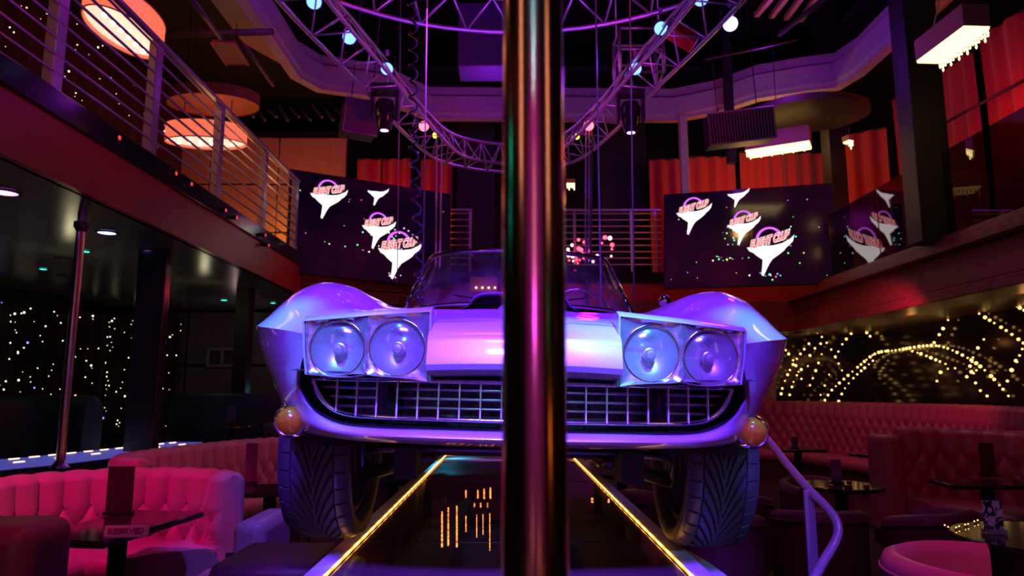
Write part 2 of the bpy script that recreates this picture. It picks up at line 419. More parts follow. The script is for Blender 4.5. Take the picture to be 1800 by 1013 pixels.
def starcurtain(label, path, z0, z1, m, n, rng, size):
    t = thing('starlight_curtain', label, 'curtain', (path[0][0], path[0][1], z0))
    pleat(path, z0, z1, .05, .28, m, 'cloth', t)
    me = {}
    for key, bmt in (('w', bulb_w), ('v', bulb_v), ('r', bulb_r)):
        o = MB().sphere((0, 0, 0), size, 6, 4).build('star_bulb', bmt, t, world=False); me[key] = o
    stuff = MB(); P_ = [Vector((*p, 0)) for p in path]; L = [0]
    for i in range(1, len(P_)): L.append(L[-1] + (P_[i] - P_[i - 1]).length)
    for i in range(n):
        s = rng.uniform(0, L[-1]); k = 0
        while k < len(L) - 2 and s > L[k + 1]: k += 1
        tt = (s - L[k]) / (L[k + 1] - L[k]); p = P_[k].lerp(P_[k + 1], tt); d = (P_[k + 1] - P_[k]).normalized(); nr = Vector((d.y, -d.x, 0))
        p = p + nr * .09 + Vector((0, 0, rng.uniform(z0 + .05, z1 - .05)))
        if i < 96:
            key = rng.choices('wvr', (8, 3, .6))[0]
            if i < 3: key = 'wvr'[i]; o = me[key]
            else: o = me[key].copy(); C.objects.link(o); o.parent = t
            o.location = p - t.location; sc_ = rng.choice((.6, .8, 1, 1.3)); o.scale = (sc_,) * 3
        else: stuff.sphere(p, size * rng.choice((.45, .6, .9)), 5, 3)
    if stuff.v: stuff.build('star_bulb', bulb_w, t)['kind'] = 'stuff'
rg = random.Random(3)
starcurtain('black starlight curtain full of tiny white lights under the left balcony', [(-6.6, 5.0), (-6.6, 9.5), (-6.3, 11.2), (-5.55, 12.0)], .75, 2.62, velv, 420, rg, .011)
starcurtain('wine-red starlight curtain glittering behind the left balcony railing', [(-6.3, 4.0), (-6.25, 8.0), (-6.1, 10.6), (-5.75, 12.0)], DK, zb + .9, velr, 300, rg, .010)

# red curtains
def curtain(label, path, z0, z1, amp=.07, wl=.26, m=curtainm):
    t = thing('curtain', label, 'curtain', (path[0][0], path[0][1], z0)); pleat(path, z0, z1, amp, wl, m, 'cloth', t, nz=8)
    MB().tube([(x, y, z1 + .01) for x, y in path], .018, 8).build('rail', black, t); return t
def cpx(a, b, D): return [((a - 894) / 1250 * D, D), ((b - 894) / 1250 * D, D)]
zt = P(900, 281, 11.9).z; zl = P(900, 350, 11.9).z - .4
curtain('narrow red curtain above the left video wall, leftmost', cpx(618, 662, 11.9), DK, zt)
curtain('red curtain above the middle of the left video wall, brightest of three', cpx(664, 716, 11.9), DK, zt)
curtain('red curtain above the right end of the left video wall', cpx(734, 791, 11.9), DK, zt)
curtain('long dim red curtain left of the right video wall', cpx(1150, 1212, 11.9), DK, zt)
curtain('red curtain above the left end of the right video wall', cpx(1222, 1308, 11.85), DK, zt + .03)
curtain('bright red curtain lit by the chandelier above the right video wall', cpx(1316, 1476, 11.8), DK, zt + .1)
curtain('dark red curtain hanging right of the right video wall', [(5.15, 11.2), (5.9, 10.6)], 3.03, zb - .3)
curtain('dim gathered red curtain on the right wall between two dark columns', [(5.95, 10.5), (6.1, 9.6), (6.15, 8.9)], 3.03, zb + .1)
curtain('large red curtain at the far upper right under the long chandelier', [(6.2, 8.75), (6.3, 7.6), (6.4, 6.2)], DK + .1, P(1800, 110, 8.6).z + .4, .09, .3)
MB_ = MB().tube([P(1640, 228, 8.9), P(1700, 195, 8.5), P(1812, 135, 8.0)], .02, 8)
tag(MB_.build('curtain_pole', black), 'thin black pole crossing in front of the far right red curtain', 'pole')

# columns
def column(name, label, a, b, D, z0, z1, m=black, dep=.3):
    x0, x1 = (a - 894) / 1250 * D, (b - 894) / 1250 * D
    t = MB().box(((x0 + x1) / 2, D + dep / 2, (z0 + z1) / 2), (x1 - x0, dep, z1 - z0)).build(name, m, None, bevel=.01)
    return tag(t, label, 'column')
column('square_column', 'dark square column standing at the lit ledge under the left balcony', 232, 284, 6.9, 0, UB, mat('dark_blue_column', (.03, .028, .04), .25, spec=.6), .12)
column('square_column', 'dark square column under the left balcony in front of the grey panel wall', 411, 436, 9.5, 0, UB, blackwall, .2)
column('square_column', 'black square column between the red curtains at the upper right', 1640, 1703, 7.4, CAMZ + 1.6, 8.2, black, .3)
column('square_column', 'black square column at the right end of the right video wall', 1483, 1512, 10.3, CAMZ + 1.2, 8.2, black, .3)
column('square_column', 'tall black square column behind the hanging right speaker', 1296, 1311, 10.2, CAMZ + 3.4, 8.2, black, .12)
column('square_column', 'pale narrow square column below the bulkhead left of the right speaker', 1209, 1223, 10.9, CAMZ + 3.0, zb + .02, plaster, .12)
column('square_column', 'black column in the middle of the back mezzanine left of the brass pole', 800, 868, 11.9, DK, 8.2, black, .3)
column('square_column', 'wide black column in the middle of the back mezzanine right of the hanging cables', 1062, 1146, 12.3, DK, 8.2, black, .3)

# right balcony
rb = thing('balcony', 'right mezzanine balcony with dark wood front stepping over the tufted bench', 'balcony', (4.75, 6, 2.4)); rb['kind'] = 'structure'
RX = 4.7
MB().box((RX + 1.15, 5, CAMZ + 1.55), (2.5, 17.6, .14)).build('deck', wood, rb, bevel=.01)
MB().box((RX + .02, 5, CAMZ + 1.63), (.16, 17.6, .06)).build('ledge', wood, rb, bevel=.01)
MB().box((RX + .10, 5, CAMZ + 1.30), (.08, 17.6, .36)).build('fascia', wood, rb, bevel=.01)
MB().box((RX + .30, 5, CAMZ + 1.06), (.5, 17.6, .12)).build('lower_step', wood, rb, bevel=.01)
MB().box((RX + 1.4, 5, CAMZ + 1.10), (2.0, 17.6, .06)).build('soffit', wood, rb)
glass = mat('clear_glass', (1, 1, 1), .02, trans=1, ior=1.3)
gb = thing('glass_balustrade', 'dark reflecting glass balustrade on the right balcony', 'balustrade', (RX, 6, CAMZ + 1.66))
tg = bpy.data.materials.new('tinted_glass'); tg.use_nodes = True
n, l, b = nodes(tg); tr = n.new('ShaderNodeBsdfTransparent'); tr.inputs[0].default_value = (.35, .3, .35, 1); gl = n.new('ShaderNodeBsdfGlossy'); gl.inputs['Roughness'].default_value = .02
mx = n.new('ShaderNodeMixShader'); mx.inputs[0].default_value = .22; l.new(tr.outputs[0], mx.inputs[1]); l.new(gl.outputs[0], mx.inputs[2]); l.new(mx.outputs[0], n['Material Output'].inputs[0])
for k in range(7):
    MB().box((RX, 1.2 + k * 1.38, CAMZ + 1.66 + .46), (.012, 1.35, .92)).build('glass_pane', tg, gb)
# dark mirror wall under the right balcony
mw = add_noise(mat('dark_mirror', (.05, .035, .045), .12, .6), 3, (.03, .02, .03), (.07, .045, .06))
struct('wall_mirror', MB().box((6.5, 6, 1.35), (.06, 15, 2.4)), mw)
struct('wall_right_end', MB().box((5.0, 13.3, 1.2), (4.6, .08, 2.9)), mw)
am = emit('amber_glow', (1, .35, .06), 2.2)
# ------------------------------------------------------------------ stage
SZ = .85; HW = .55; OW = .62
st = thing('catwalk_stage', 'narrow glossy catwalk stage with glowing amber edge lines under the car', 'stage', (0, 3.4, 0)); 
plexi = mat('plexi_floor', (.10, .05, .08), .06, spec=1.0, coat=.5)
add_noise(plexi, 1.6, (.09, .04, .07), (.14, .07, .09), rough=(.05, .13))
YE = 6.4
MB().box((0, (YE - 1) / 2, SZ - .02), (2 * HW - .02, YE + 1, .04)).build('plexi_panel', plexi, st)
for k, y in enumerate((2.75, 4.6)):
    MB().box((0, y, SZ + .0008), (2 * HW - .04, .008, .0016)).build('joint_line', black, st)
for s in (-1, 1):
    MB().box((s * (HW + OW) / 2, (YE - 1) / 2, SZ - .02), (OW - HW, YE + 1, .05)).build('white_border', white_ac, st, bevel=.006)
    MB().box((s * (OW - .03), (YE - 1) / 2, .41), (.03, YE + 1, .80)).build('side_panel', mat('stage_side', (.06, .03, .06), .4), st)
MB().box((0, YE - .1, SZ + .001), (2 * HW - .02, .62, .012)).build('far_panel', white_ac, st)
ledm = emit('amber_led', (1, .38, .06), 6)
n, l, b = nodes(ledm); tc = n.new('ShaderNodeTexCoord'); sx = n.new('ShaderNodeSeparateXYZ'); mt = n.new('ShaderNodeMath'); mt.operation = 'MULTIPLY'; mt.inputs[1].default_value = 42
sn = n.new('ShaderNodeMath'); sn.operation = 'SINE'; mr = n.new('ShaderNodeMapRange'); mr.inputs[1].default_value = -1; mr.inputs[3].default_value = 2.0; mr.inputs[4].default_value = 10
l.new(tc.outputs['Object'], sx.inputs[0]); l.new(sx.outputs['Y'], mt.inputs[0]); l.new(mt.outputs[0], sn.inputs[0]); l.new(sn.outputs[0], mr.inputs[0]); l.new(mr.outputs[0], b.inputs['Emission Strength'])
for s in (-1, 1):
    MB().box((s * HW, (YE - 1) / 2, SZ + .006), (.006, YE + 1, .006)).build('led_strip', ledm, st)
MB().box((-HW + .04, YE, SZ + .006), (.08, .02, .008)).build('led_strip', emit('yellow_led', (1, .7, .05), 4), st)
streak_m = emit('amber_reflection', (1, .26, .05), 2.2)  # amber reflections on the glossy floor put in as glowing strips
n, l, b = nodes(streak_m); tc = n.new('ShaderNodeTexCoord'); t = n.new('ShaderNodeTexNoise'); t.inputs['Scale'].default_value = 45; r = n.new('ShaderNodeMapRange'); r.inputs[1].default_value = .35; r.inputs[2].default_value = .65; r.inputs[3].default_value = .25; r.inputs[4].default_value = 3.2
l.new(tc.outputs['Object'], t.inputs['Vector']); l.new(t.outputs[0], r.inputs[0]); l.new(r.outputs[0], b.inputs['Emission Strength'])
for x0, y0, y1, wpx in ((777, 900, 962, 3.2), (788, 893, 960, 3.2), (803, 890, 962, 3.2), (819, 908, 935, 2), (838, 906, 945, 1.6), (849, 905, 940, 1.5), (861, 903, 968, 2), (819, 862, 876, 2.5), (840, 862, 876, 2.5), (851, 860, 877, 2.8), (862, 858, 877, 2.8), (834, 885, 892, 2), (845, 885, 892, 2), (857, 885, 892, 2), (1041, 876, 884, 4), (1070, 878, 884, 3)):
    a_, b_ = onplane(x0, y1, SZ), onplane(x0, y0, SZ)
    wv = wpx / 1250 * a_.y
    MB().prism([(a_.x - wv / 2, a_.y, SZ + .0004), (a_.x + wv / 2, a_.y, SZ + .0004), (b_.x + wv / 2, b_.y, SZ + .0004), (b_.x - wv / 2, b_.y, SZ + .0004)], (0, 0, .0012)).build('reflection_streak', streak_m, st)
# curved lower step at the right front
cs = catmull([(.60, 3.35, .80), (.66, 3.0, .80), (.715, 2.65, .80), (.72, 2.3, .80), (.69, 1.95, .80), (.62, 1.6, .80)], 8)
r0 = [Vector(p) for p in cs]; r1 = [Vector((p[0] - .075, p[1], p[2])) for p in cs]
MB().grid([r0, r1, [p - Vector((0, 0, .05)) for p in r1], [p - Vector((0, 0, .05)) for p in r0]], cu=True).build('curved_step', white_ac, st)

# brass dance pole close to the camera
brass = mat('brushed_brass', (.78, .44, .30), .16, 1)
add_noise(brass, 3, (.70, .38, .28), (.82, .46, .34), stretch=(1, 1, .15), rough=(.12, .22))
dp = thing('dance_pole', 'thick brass dance pole rising through the middle of the picture', 'pole', (.018, .5, SZ))
MB().cyl((.018, .5, SZ - .02), (.018, .5, 8.2), .0225, 64).build('pole', brass, dp, smooth=40)
MB().lathe([(.06, 0), (.06, .012), (.04, .03), (.0225, .04)], (.018, .5, SZ)).build('base_flange', brass, dp, smooth=40)
a, b_ = P(146, 368, 5.45), P(105, 822, 5.45)
dp2 = thing('dance_pole', 'slim purple-lit pole rising from the lit ledge to the left balcony', 'pole', (a.x, 5.45, b_.z))
MB().cyl((a.x, 5.45, b_.z), (a.x, 5.45, UB), .033, 20).build('pole', mat('pole_steel', (.55, .42, .5), .25, 1), dp2, smooth=40)
MB().lathe([(.055, 0), (.055, -.04), (.04, -.06), (.033, -.08)], (a.x, 5.45, UB - .08)).build('collar', darksteel, dp2, smooth=40)
MB().lathe([(.033, .05), (.045, .03), (.07, .0)], (a.x, 5.45, b_.z)).build('base_flange', chrome, dp2, smooth=40)
LZ = b_.z

# lit ledge
lg = thing('lit_ledge', 'long translucent bar ledge glowing blue-violet under the left balcony', 'ledge', (-3.8, 6, 0))
lp = [(-5.6, 4.9), (-3.95, 5.3), (-3.62, 6.4), (-3.45, 7.9), (-3.75, 8.3), (-4.3, 5.9), (-5.7, 5.35)]
lp = [(-5.2, 4.55), (-4.1, 5.15), (-3.72, 6.1), (-3.50, 7.3), (-3.45, 8.2), (-3.85, 8.2), (-3.95, 7.3), (-4.15, 6.3), (-4.5, 5.6), (-5.5, 5.0)]
MB().prism([(x, y, LZ - .04) for x, y in lp], (0, 0, .04)).build('top', mat('glowing_acrylic', (.5, .5, .8), .3, emis=(.12, .16, .9), estr=.35), lg)
lp2 = [(x - .03, y + .02) for x, y in lp]
MB().prism([(x, y, 0) for x, y in lp2], (0, 0, LZ - .05)).build('base', black, lg)
for k in range(22):
    t = k / 21; A = Vector((-5.2, 4.7, 0)).lerp(Vector((-4.15, 5.3, 0)), t * 3) if t < .333 else Vector((-4.15, 5.3, 0)).lerp(Vector((-3.55, 8.0, 0)), (t - .333) * 1.5)
    for off in ((.10, -.02), (-.17, .06)) if k % 2 == 0 else ((-.17, .06),):
        MB().box((A.x + off[0], A.y + off[1], LZ + .003), (.014, .09, .005), rz=-.3).build('led', emit('ledge_led', (1, .5, .25), 5), lg)

# ------------------------------------------------------------------ curved metal handrail on the right
hr = thing('handrail', 'bent purple-lit metal handrail with one flat post right of the car', 'handrail', tuple(P(1425, 1013, 3.1)))
pts = catmull([P(1300, 722, 4.1), P(1345, 768, 3.75), P(1380, 812, 3.5), P(1418, 857, 3.3), P(1450, 889, 3.2), P(1468, 913, 3.15), P(1473, 935, 3.12), P(1465, 958, 3.1), P(1446, 990, 3.05), P(1430, 1020, 3.0), P(1405, 1070, 2.95)], 8)
rl = mat('handrail_steel', (.65, .6, .7), .3, .15)
MB().tube(pts, .019, 14).build('rail', rl, hr, smooth=True)
pt_ = P(1421, 862, 3.27)
MB().box((pt_.x, pt_.y, pt_.z / 2), (.046, .02, pt_.z)).build('post', rl, hr, bevel=.003)
MB().box((pt_.x, pt_.y, .006), (.12, .1, .012)).build('foot_plate', rl, hr)

# ------------------------------------------------------------------ video walls
def textmesh(s, size, shear=0, fat=.03):
    cu = bpy.data.curves.new('t', 'FONT'); cu.body = s; cu.size = size; cu.shear = shear; cu.align_x = 'CENTER'; cu.extrude = .002; cu.offset = size * fat
    o = bpy.data.objects.new('t', cu); C.objects.link(o); dg = bpy.context.evaluated_depsgraph_get(); dg.update()
    me = bpy.data.meshes.new_from_object(o.evaluated_get(dg)); vs = [v.co.copy() for v in me.vertices]; fs = [tuple(p.vertices) for p in me.polygons]
    bpy.data.objects.remove(o); bpy.data.curves.remove(cu); return vs, fs
scr = mat('dark_screen', (.012, .006, .02), .12, emis=(.035, .0, .09), estr=.22, spec=.6)
n, l, b = nodes(scr); tc = n.new('ShaderNodeTexCoord'); t = n.new('ShaderNodeTexNoise'); t.inputs['Scale'].default_value = .9; r = n.new('ShaderNodeValToRGB')
r.color_ramp.elements[0].position = .4; r.color_ramp.elements[0].color = (.008, .002, .02, 1); r.color_ramp.elements[1].position = .75; r.color_ramp.elements[1].color = (.09, .004, .05, 1)
l.new(tc.outputs['Object'], t.inputs['Vector']); l.new(t.outputs[0], r.inputs[0]); l.new(r.outputs[0], b.inputs['Emission Color'])
L_white = emit('logo_white', (1, .9, .88), 1.6); L_red = emit('logo_red', (1, .07, .09), 1.3); L_pur = emit('logo_purple', (.72, .12, 1), 1.4); L_dark = emit('logo_dark', (.3, .02, .06), .4)
def at_screen(A, B, C_, D_):
    """A top-left, B top-right, C bottom-right, D bottom-left -> function (u,v)->point (v down)"""
    return lambda u, v: A.lerp(B, u).lerp(D_.lerp(C_, u), v)
def videowall(label, A, B, C_, D_, logos, dots, seed):
    mid = (A + B + C_ + D_) / 4; t = thing('video_wall', label, 'screen', tuple(mid))
    ux = (B - A); uz = (D_ - A); nrm = ux.cross(uz).normalized()
    if nrm.y > 0: nrm = -nrm
    ex = ux.normalized(); ez = -uz.normalized()
    F = at_screen(A, B, C_, D_); W = ux.length; H = uz.length
    for i in range(2):
        for j in range(2):
            q = [F(i / 2 + .0015, j / 2 + .002), F(i / 2 + .4985, j / 2 + .002), F(i / 2 + .4985, j / 2 + .498), F(i / 2 + .0015, j / 2 + .498)]
            MB().prism(q, nrm * -.05).build('display', scr, t)
    e = .012; q = [A - ex * e + ez * e, B + ex * e + ez * e, C_ + ex * e - ez * e, D_ - ex * e - ez * e]
    MB().prism([p - nrm * .015 for p in q], nrm * -.08).build('frame', blackg, t)
    def sheet(fn2, mm, nm, depth=.004, base=.003):
        mb = MB()
        return mb
    for (u, v, s, cut) in logos:
        c = F(u, v) + nrm * .004
        def W2(x, z, k=0): return c + ex * (x * s) + ez * (z * s) + nrm * k
        # pale spread wings with a pointed tail
        wing = [(-.56, -.02), (-.34, -.03), (-.1, -.0), (.10, .0), (.32, .05), (.52, .16), (.62, .26), (.58, .10), (.50, .0), (.42, -.06), (.36, -.14), (.28, -.21), (.18, -.28), (.07, -.36), (.0, -.46), (-.07, -.60), (-.16, -.80), (-.21, -.76), (-.18, -.52), (-.17, -.36), (-.24, -.31), (-.33, -.24), (-.40, -.17), (-.50, -.12)]
        if cut: wing = [(x, z) for x, z in wing]
        MB().prism([W2(x, z) for x, z in wing], nrm * .003).build('logo_wings', L_white, t)
        if not cut:
            arc = [(.34 * math.cos(a) + .0, .16 + .34 * math.sin(a)) for a in frange(.35, PI - .15, 16)]; arc2 = [(.27 * math.cos(a) + .0, .16 + .29 * math.sin(a)) for a in frange(.35, PI - .15, 16)]
            MB().grid([[W2(x, z, .003) for x, z in arc], [W2(x, z, .003) for x, z in arc2]]).build('logo_arc', L_pur, t)
            vs, fs = textmesh('FLIGHT CLUB', .26, .3, .075); mb = MB(); mb.add([W2(p.x * .62, (p.y * 1.15 + .06) + .16 * p.x, .004 + p.z) for p in vs], fs); mb.build('logo_outline', L_white, t)
            for wd_, zz, sz in (('FLIGHT', .17, .25), ('CLUB', .04, .17)) if False else (('FLIGHT CLUB', .07, .215),):
                vs, fs = textmesh(wd_, .26, .3)
                mb = MB(); mb.add([W2(p.x * .62, (p.y * 1.15 + .06) + .16 * p.x, .009 + p.z) for p in vs], fs); mb.build('logo_lettering', L_red, t)
    rnd = random.Random(seed); cols = [(.15, 1, .2), (.1, .9, .6), (1, .1, .3), (.9, .8, .6), (.3, .3, 1), (1, .9, .2), (.9, .3, 1)]
    for k, (u, v, s, ci) in enumerate(dots):
        c = F(u, v) + nrm * .004; MB().prism([c + ex * s * math.cos(a) + ez * s * math.sin(a) for a in frange(0, 2 * PI * 7 / 8, 8)], nrm * .002).build('screen_dot', emit('dot_%d' % ci, cols[ci], 2.2), t)
    return t
def dotset(seed, n, cl):
    rnd = random.Random(seed); out = []
    for k in range(n):
        if rnd.random() < .72:
            cu_, cv_, su, sv = rnd.choice(cl); out.append((min(.98, max(.02, rnd.gauss(cu_, su))), min(.97, max(.03, rnd.gauss(cv_, sv))), rnd.choice((.006, .009, .012)), rnd.choice((0, 1, 0, 1, 2, 3, 4, 5, 6))))
        else: out.append((rnd.uniform(.03, .97), rnd.uniform(.05, .95), rnd.choice((.005, .007)), rnd.choice((0, 2, 3, 4, 5, 6))))
    return out
DL = 9.95; DR = 11.0
A = P(512, 298, DL); D_ = P(499, 478, DL); D_.x = A.x; B = P(792, 342, DR); C_ = P(792, 507, DR); C_.x = B.x
tv1 = videowall('large dark video wall at the end of the left balcony, tilted toward the car', A, B, C_, D_,
          [(.22, .20, .46, 0), (.52, .09, .28, 1), (.53, .45, .44, 0), (.665, .66, .58, 0)],
          dotset(5, 46, [(.48, .48, .03, .10), (.40, .68, .13, .03), (.66, .5, .05, .03), (.62, .9, .03, .03)]), 1)
A = P(1168, 343, 10.95); D_ = P(1168, 507, 10.95); B = P(1478, 322, 10.3); C_ = P(1480, 497, 10.3); C_.x = B.x
tv2 = videowall('large dark video wall right of the brass pole above the red bench', A, B, C_, D_,
          [(.17, .20, .46, 0), (.43, .035, .28, 1), (.455, .36, .42, 0), (.595, .60, .58, 0)],
          dotset(9, 60, [(.40, .45, .03, .10), (.34, .72, .08, .02), (.70, .62, .06, .10), (.58, .9, .04, .03)]), 2)
# wooden shelves under the video walls
ws = thing('wooden_ledge', 'stepped reddish wooden ledge below the left video wall', 'ledge', tuple(P(600, 500, 10.4)))
for k, (y0, y1, x1) in enumerate(((482, 500, 722), (502, 520, 700))):
    a1, b1, c1, d1 = P(510, y0, 10.1), P(x1, y0 + 16, 10.9), P(x1, y1 + 15, 10.9), P(510, y1, 10.1)
    MB().prism([a1, b1, c1, d1], (.1, .3 + .1 * k, 0)).build('board', wood, ws)
tag(MB().box((3.35, 11.9, CAMZ + 1.25), (3.2, .5, .5)).build('wooden_ledge', wood, None, bevel=.02), 'dark wooden ledge below the right video wall', 'ledge')
# ------------------------------------------------------------------ the car (local: x right, y back from the nose, z up from the tyres)
car = thing('car', 'silver-lilac 1960s convertible sports car hanging over the catwalk, nose to the viewer', 'car', (0, 0, 0))
def cb(mb, name, m, parent=car, **k): return mb.build(name, m, parent, world=False, **k)
zcf = pchip([0, .1, .25, .55, .87, 1.5, 2.5, 3.6, 4.4], [.665, .670, .695, .722, .725, .71, .70, .72, .72])
wf = pchip([.10, .14, .25, .4, .55, .7, .87, 1.2, 1.6, 2.5, 3.3, 3.9, 4.3, 4.42], [.585, .611, .725, .82, .872, .888, .888, .87, .85, .86, .885, .87, .80, .70])
z0f = pchip([0, .02, .06, .12, .3, .6, 1.0, 1.35, 1.5, 2.9, 3.5, 4.2, 4.42], [.650, .678, .702, .722, .752, .795, .855, .895, .905, .86, .84, .78, .72])
Hf = pchip([.10, .25, .4, .6, .8, 1.0, 1.3, 1.6, 2.2, 2.8, 3.36, 3.8, 4.3, 4.42], [.695, .745, .80, .875, .912, .908, .882, .85, .83, .85, .90, .86, .76, .73])
def sec(y, n=40):
    w, z0, H, zc = wf(y), z0f(y), Hf(y), zcf(y)
    xp = w - (.125 + .06 * min(1, max(0, (y - .1) / .45)))
    k = min(1, max(0, (y - .1) / .5))
    dip = .015 * k
    xs = [0, .15, .28, xp - .20 * (.6 + .4 * k), xp - .09, xp, xp + (w - xp) * .30, xp + (w - xp) * .58, xp + (w - xp) * .82, w]
    zs = [z0, z0 - .002, z0 - .008, z0 - dip + (H - z0) * .22, z0 + (H - z0) * .82, H, zc + (H - zc) * .90, zc + (H - zc) * .60, zc + (H - zc) * .24, zc]
    xs, zs = zip(*sorted(zip(xs, zs)))
    f = pchip(list(xs), list(zs))
    return [(u * w, y, f(u * w)) for u in [i / (n - 1) for i in range(n)]]
ys = [.10 + .02 * i for i in range(8)] + [.26 + .035 * i for i in range(36)] + [1.5 + .07 * i for i in range(1, 42)]
ys = sorted(set([round(y, 4) for y in ys if y < 4.41] + [4.42]))
def mirror_rows(rows):  # rows from centre outwards -> full width rows
    return [[(-x, y, z) for x, y, z in reversed(r)] + [tuple(p) for p in r[1:]] for r in rows]
body = MB()
ax = [.12, .38] + [0]
rows = mirror_rows([sec(y) for y in ys])
# skip the cockpit and the nose bay behind the headlamps
n = len(rows[0]); body.v = [p for r in rows for p in r]
for i in range(len(rows) - 1):
    for j in range(n - 1):
        q = (i * n + j, i * n + j + 1, (i + 1) * n + j + 1, (i + 1) * n + j)
        c = sum((Vector(body.v[k]) for k in q), Vector()) / 4
        if 1.72 < c.y < 2.95 and abs(c.x) < .60: continue
        body.f.append(q)
# nose: rolled front edge of the bonnet, the forward face and its underside
NH = .248
npf = [(0.0, .6535), (.004, .668), (.02, .682), (.06, .703), (.10, .716), (.14, .726)]
nx = [NH * (i / 12) for i in range(13)]
def noserow(x, prof): 
    bow = .015 * (x / NH) ** 2
    return [(x, y + bow * (1 if y < .08 else .3), z - .006 * (x / NH) ** 2) for y, z in prof]
top_r = [noserow(x, npf) for x in nx]
low_p = [(0.0, .6535), (-.007, .635), (-.016, .610), (-.018, .598), (-.008, .584), (.025, .575), (.12, .570)]
low_r = [noserow(x, low_p) for x in nx]
for rr in (top_r, low_r):
    full = [[(-x, y, z) for x, y, z in r] for r in reversed(rr)] + rr[1:]
    body.grid(full)
for s in (-1, 1):   # side walls of the nose
    prof = [noserow(NH, npf)[k] for k in range(5, -1, -1)] + noserow(NH, low_p)
    body.add([(s * x, y, z) for x, y, z in prof] + [(s * NH, .14, .57)], [tuple(range(len(prof) + 1))])
# front strip round the grille opening (inner lip, bulge, outer edge)
I_ = [(.588, .115, .685), (.592, .13, .63), (.604, .145, .588), (.610, .155, .530), (.578, .15, .474), (.515, .13, .438), (.423, .11, .424), (.233, .09, .423), (0, .08, .423)]
M_ = [(.764, .318, .706), (.762, .335, .65), (.744, .345, .59), (.714, .33, .53), (.670, .285, .468), (.592, .20, .418), (.48, .145, .397), (.25, .10, .393), (0, .088, .392)]
O_ = [(.872, .55, .722), (.868, .575, .655), (.848, .58, .60), (.816, .57, .545), (.765, .53, .465), (.70, .44, .405), (.54, .37, .38), (.27, .33, .372), (0, .32, .37)]
Ic, Mc, Oc = (catmull(a, 5) for a in (I_, M_, O_))
cr = MB()
for s in (-1, 1):
    rws = []
    for ii, (a, m_, o_) in enumerate(zip(Ic, Mc, Oc)):
        kk = max(0, 1 - ii / 5) ** 1.5
        r = [a + Vector((0, .05, .004)), a + Vector((.0, .012, .002))]
        for t in frange(0, 1, 13):
            p = a * (2 * (t - .5) * (t - 1)) + m_ * (4 * t * (1 - t)) + o_ * (2 * t * (t - .5))
            if kk > 0:
                yy = I_[0][1] + (.55 - I_[0][1]) * t; q0 = Ic[0] * (2 * (t - .5) * (t - 1)) + Mc[0] * (4 * t * (1 - t)) + Oc[0] * (2 * t * (t - .5))
                p = p + (Vector((wf(yy), yy, zcf(yy))) - q0) * kk
            r.append(p)
        rws.append([(s * p.x, p.y, p.z) for p in r])
    body.grid(rws)
# top edge: snap of the crease between strip and wings is covered by a fine crease moulding
# flanks behind the front wheels
def flank(y):
    w, zc = wf(y), zcf(y); zb = .30
    for yc in (.87, 3.36):
        d = abs(y - yc)
        if d < .365: zb = max(zb, .33 + math.sqrt(.365 ** 2 - d * d))
    if y < .6: zb = max(zb, .46)
    zb = min(zb, zc - .012)
    return [(w - o, y, zc + (zb - zc) * t) for t, o in ((0, 0), (.12, .014), (.35, .045), (.7, .095), (1, .15))]
fy = [.50 + .012 * i for i in range(64)] + [1.28 + .06 * i for i in range(29)] + [2.99 + .012 * i for i in range(62)] + [3.75, 3.9, 4.1, 4.3, 4.42]
fy = sorted(set(fy))
for s in (-1, 1):
    body.grid([[(s * x, y, z) for x, y, z in flank(y)] for y in fy])
rear = [sec(4.42)]; body.grid(mirror_rows([[(x * (1 - .0 * k), 4.42 + .05 * math.sin(k * PI), z * (1 - k) + .34 * k) for x, y, z in sec(4.42)] for k in frange(0, 1, 6)]))
cb(body, 'body', paint, smooth=38)
# wheel arches, floor pan and inner dark cavity
inn = MB()
for s in (-1, 1):
    for yc in (.87, 3.36):
        inn.grid([[(s * x, yc - .37 * math.cos(a), .33 + .37 * math.sin(a)) for x in (.45, .72)] for a in frange(.05, PI - .05, 20)])
        inn.add([(s * .45, yc - .37 * math.cos(a), .33 + .37 * math.sin(a)) for a in frange(.05, PI - .05, 20)], [tuple(range(20))])
inn.box((0, 2.3, .33), (1.3, 1.7, .04)); inn.box((0, 1.45, .6), (1.35, .04, .5))
cb(inn, 'inner_structure', black)
cav = MB()
cavp = [(x, y + .02, z + .004) for x, y, z in [tuple(p) for p in Ic]]
for s in (-1, 1):
    cav.grid([[(s * x, y, z), (s * x * .97, .34, z + .01)] for x, y, z in cavp])
cav.grid([[(-.62, .10, .572), (-.62, .36, .60)], [.62 and (.62, .10, .572), (.62, .36, .60)]])
cb(cav, 'grille_cavity', mat('cavity_black', (.02, .018, .025), .4))
# radiator core behind the grille
rad = add_noise(mat('radiator_fins', (.10, .09, .12), .45, .6), 120, (.03, .025, .04), (.20, .18, .24), stretch=(1, 1, .25))
cb(MB().box((0, .36, .50), (1.0, .03, .20)), 'radiator', rad)
fr = MB()
for s in (-1, 1):
    fr.box((s * .37, .30, .50), (.03, .1, .18)); fr.box((s * .12, .30, .575), (.10, .14, .03)); fr.box((s * .13, .22, .435), (.12, .02, .03))
fr.box((0, .3, .60), (.9, .04, .02)); fr.box((.08, .30, .44), (.05, .05, .06)); fr.box((-.30, .28, .44), (.16, .03, .03))
cb(fr, 'front_brackets', black)
for x0 in (-.10, .17, .40):
    cb(MB().tube(catmull([(x0, .30, .60), (x0 + .05, .22, .585), (x0 + .11, .25, .575)], 5), .004, 6), 'wire', black)
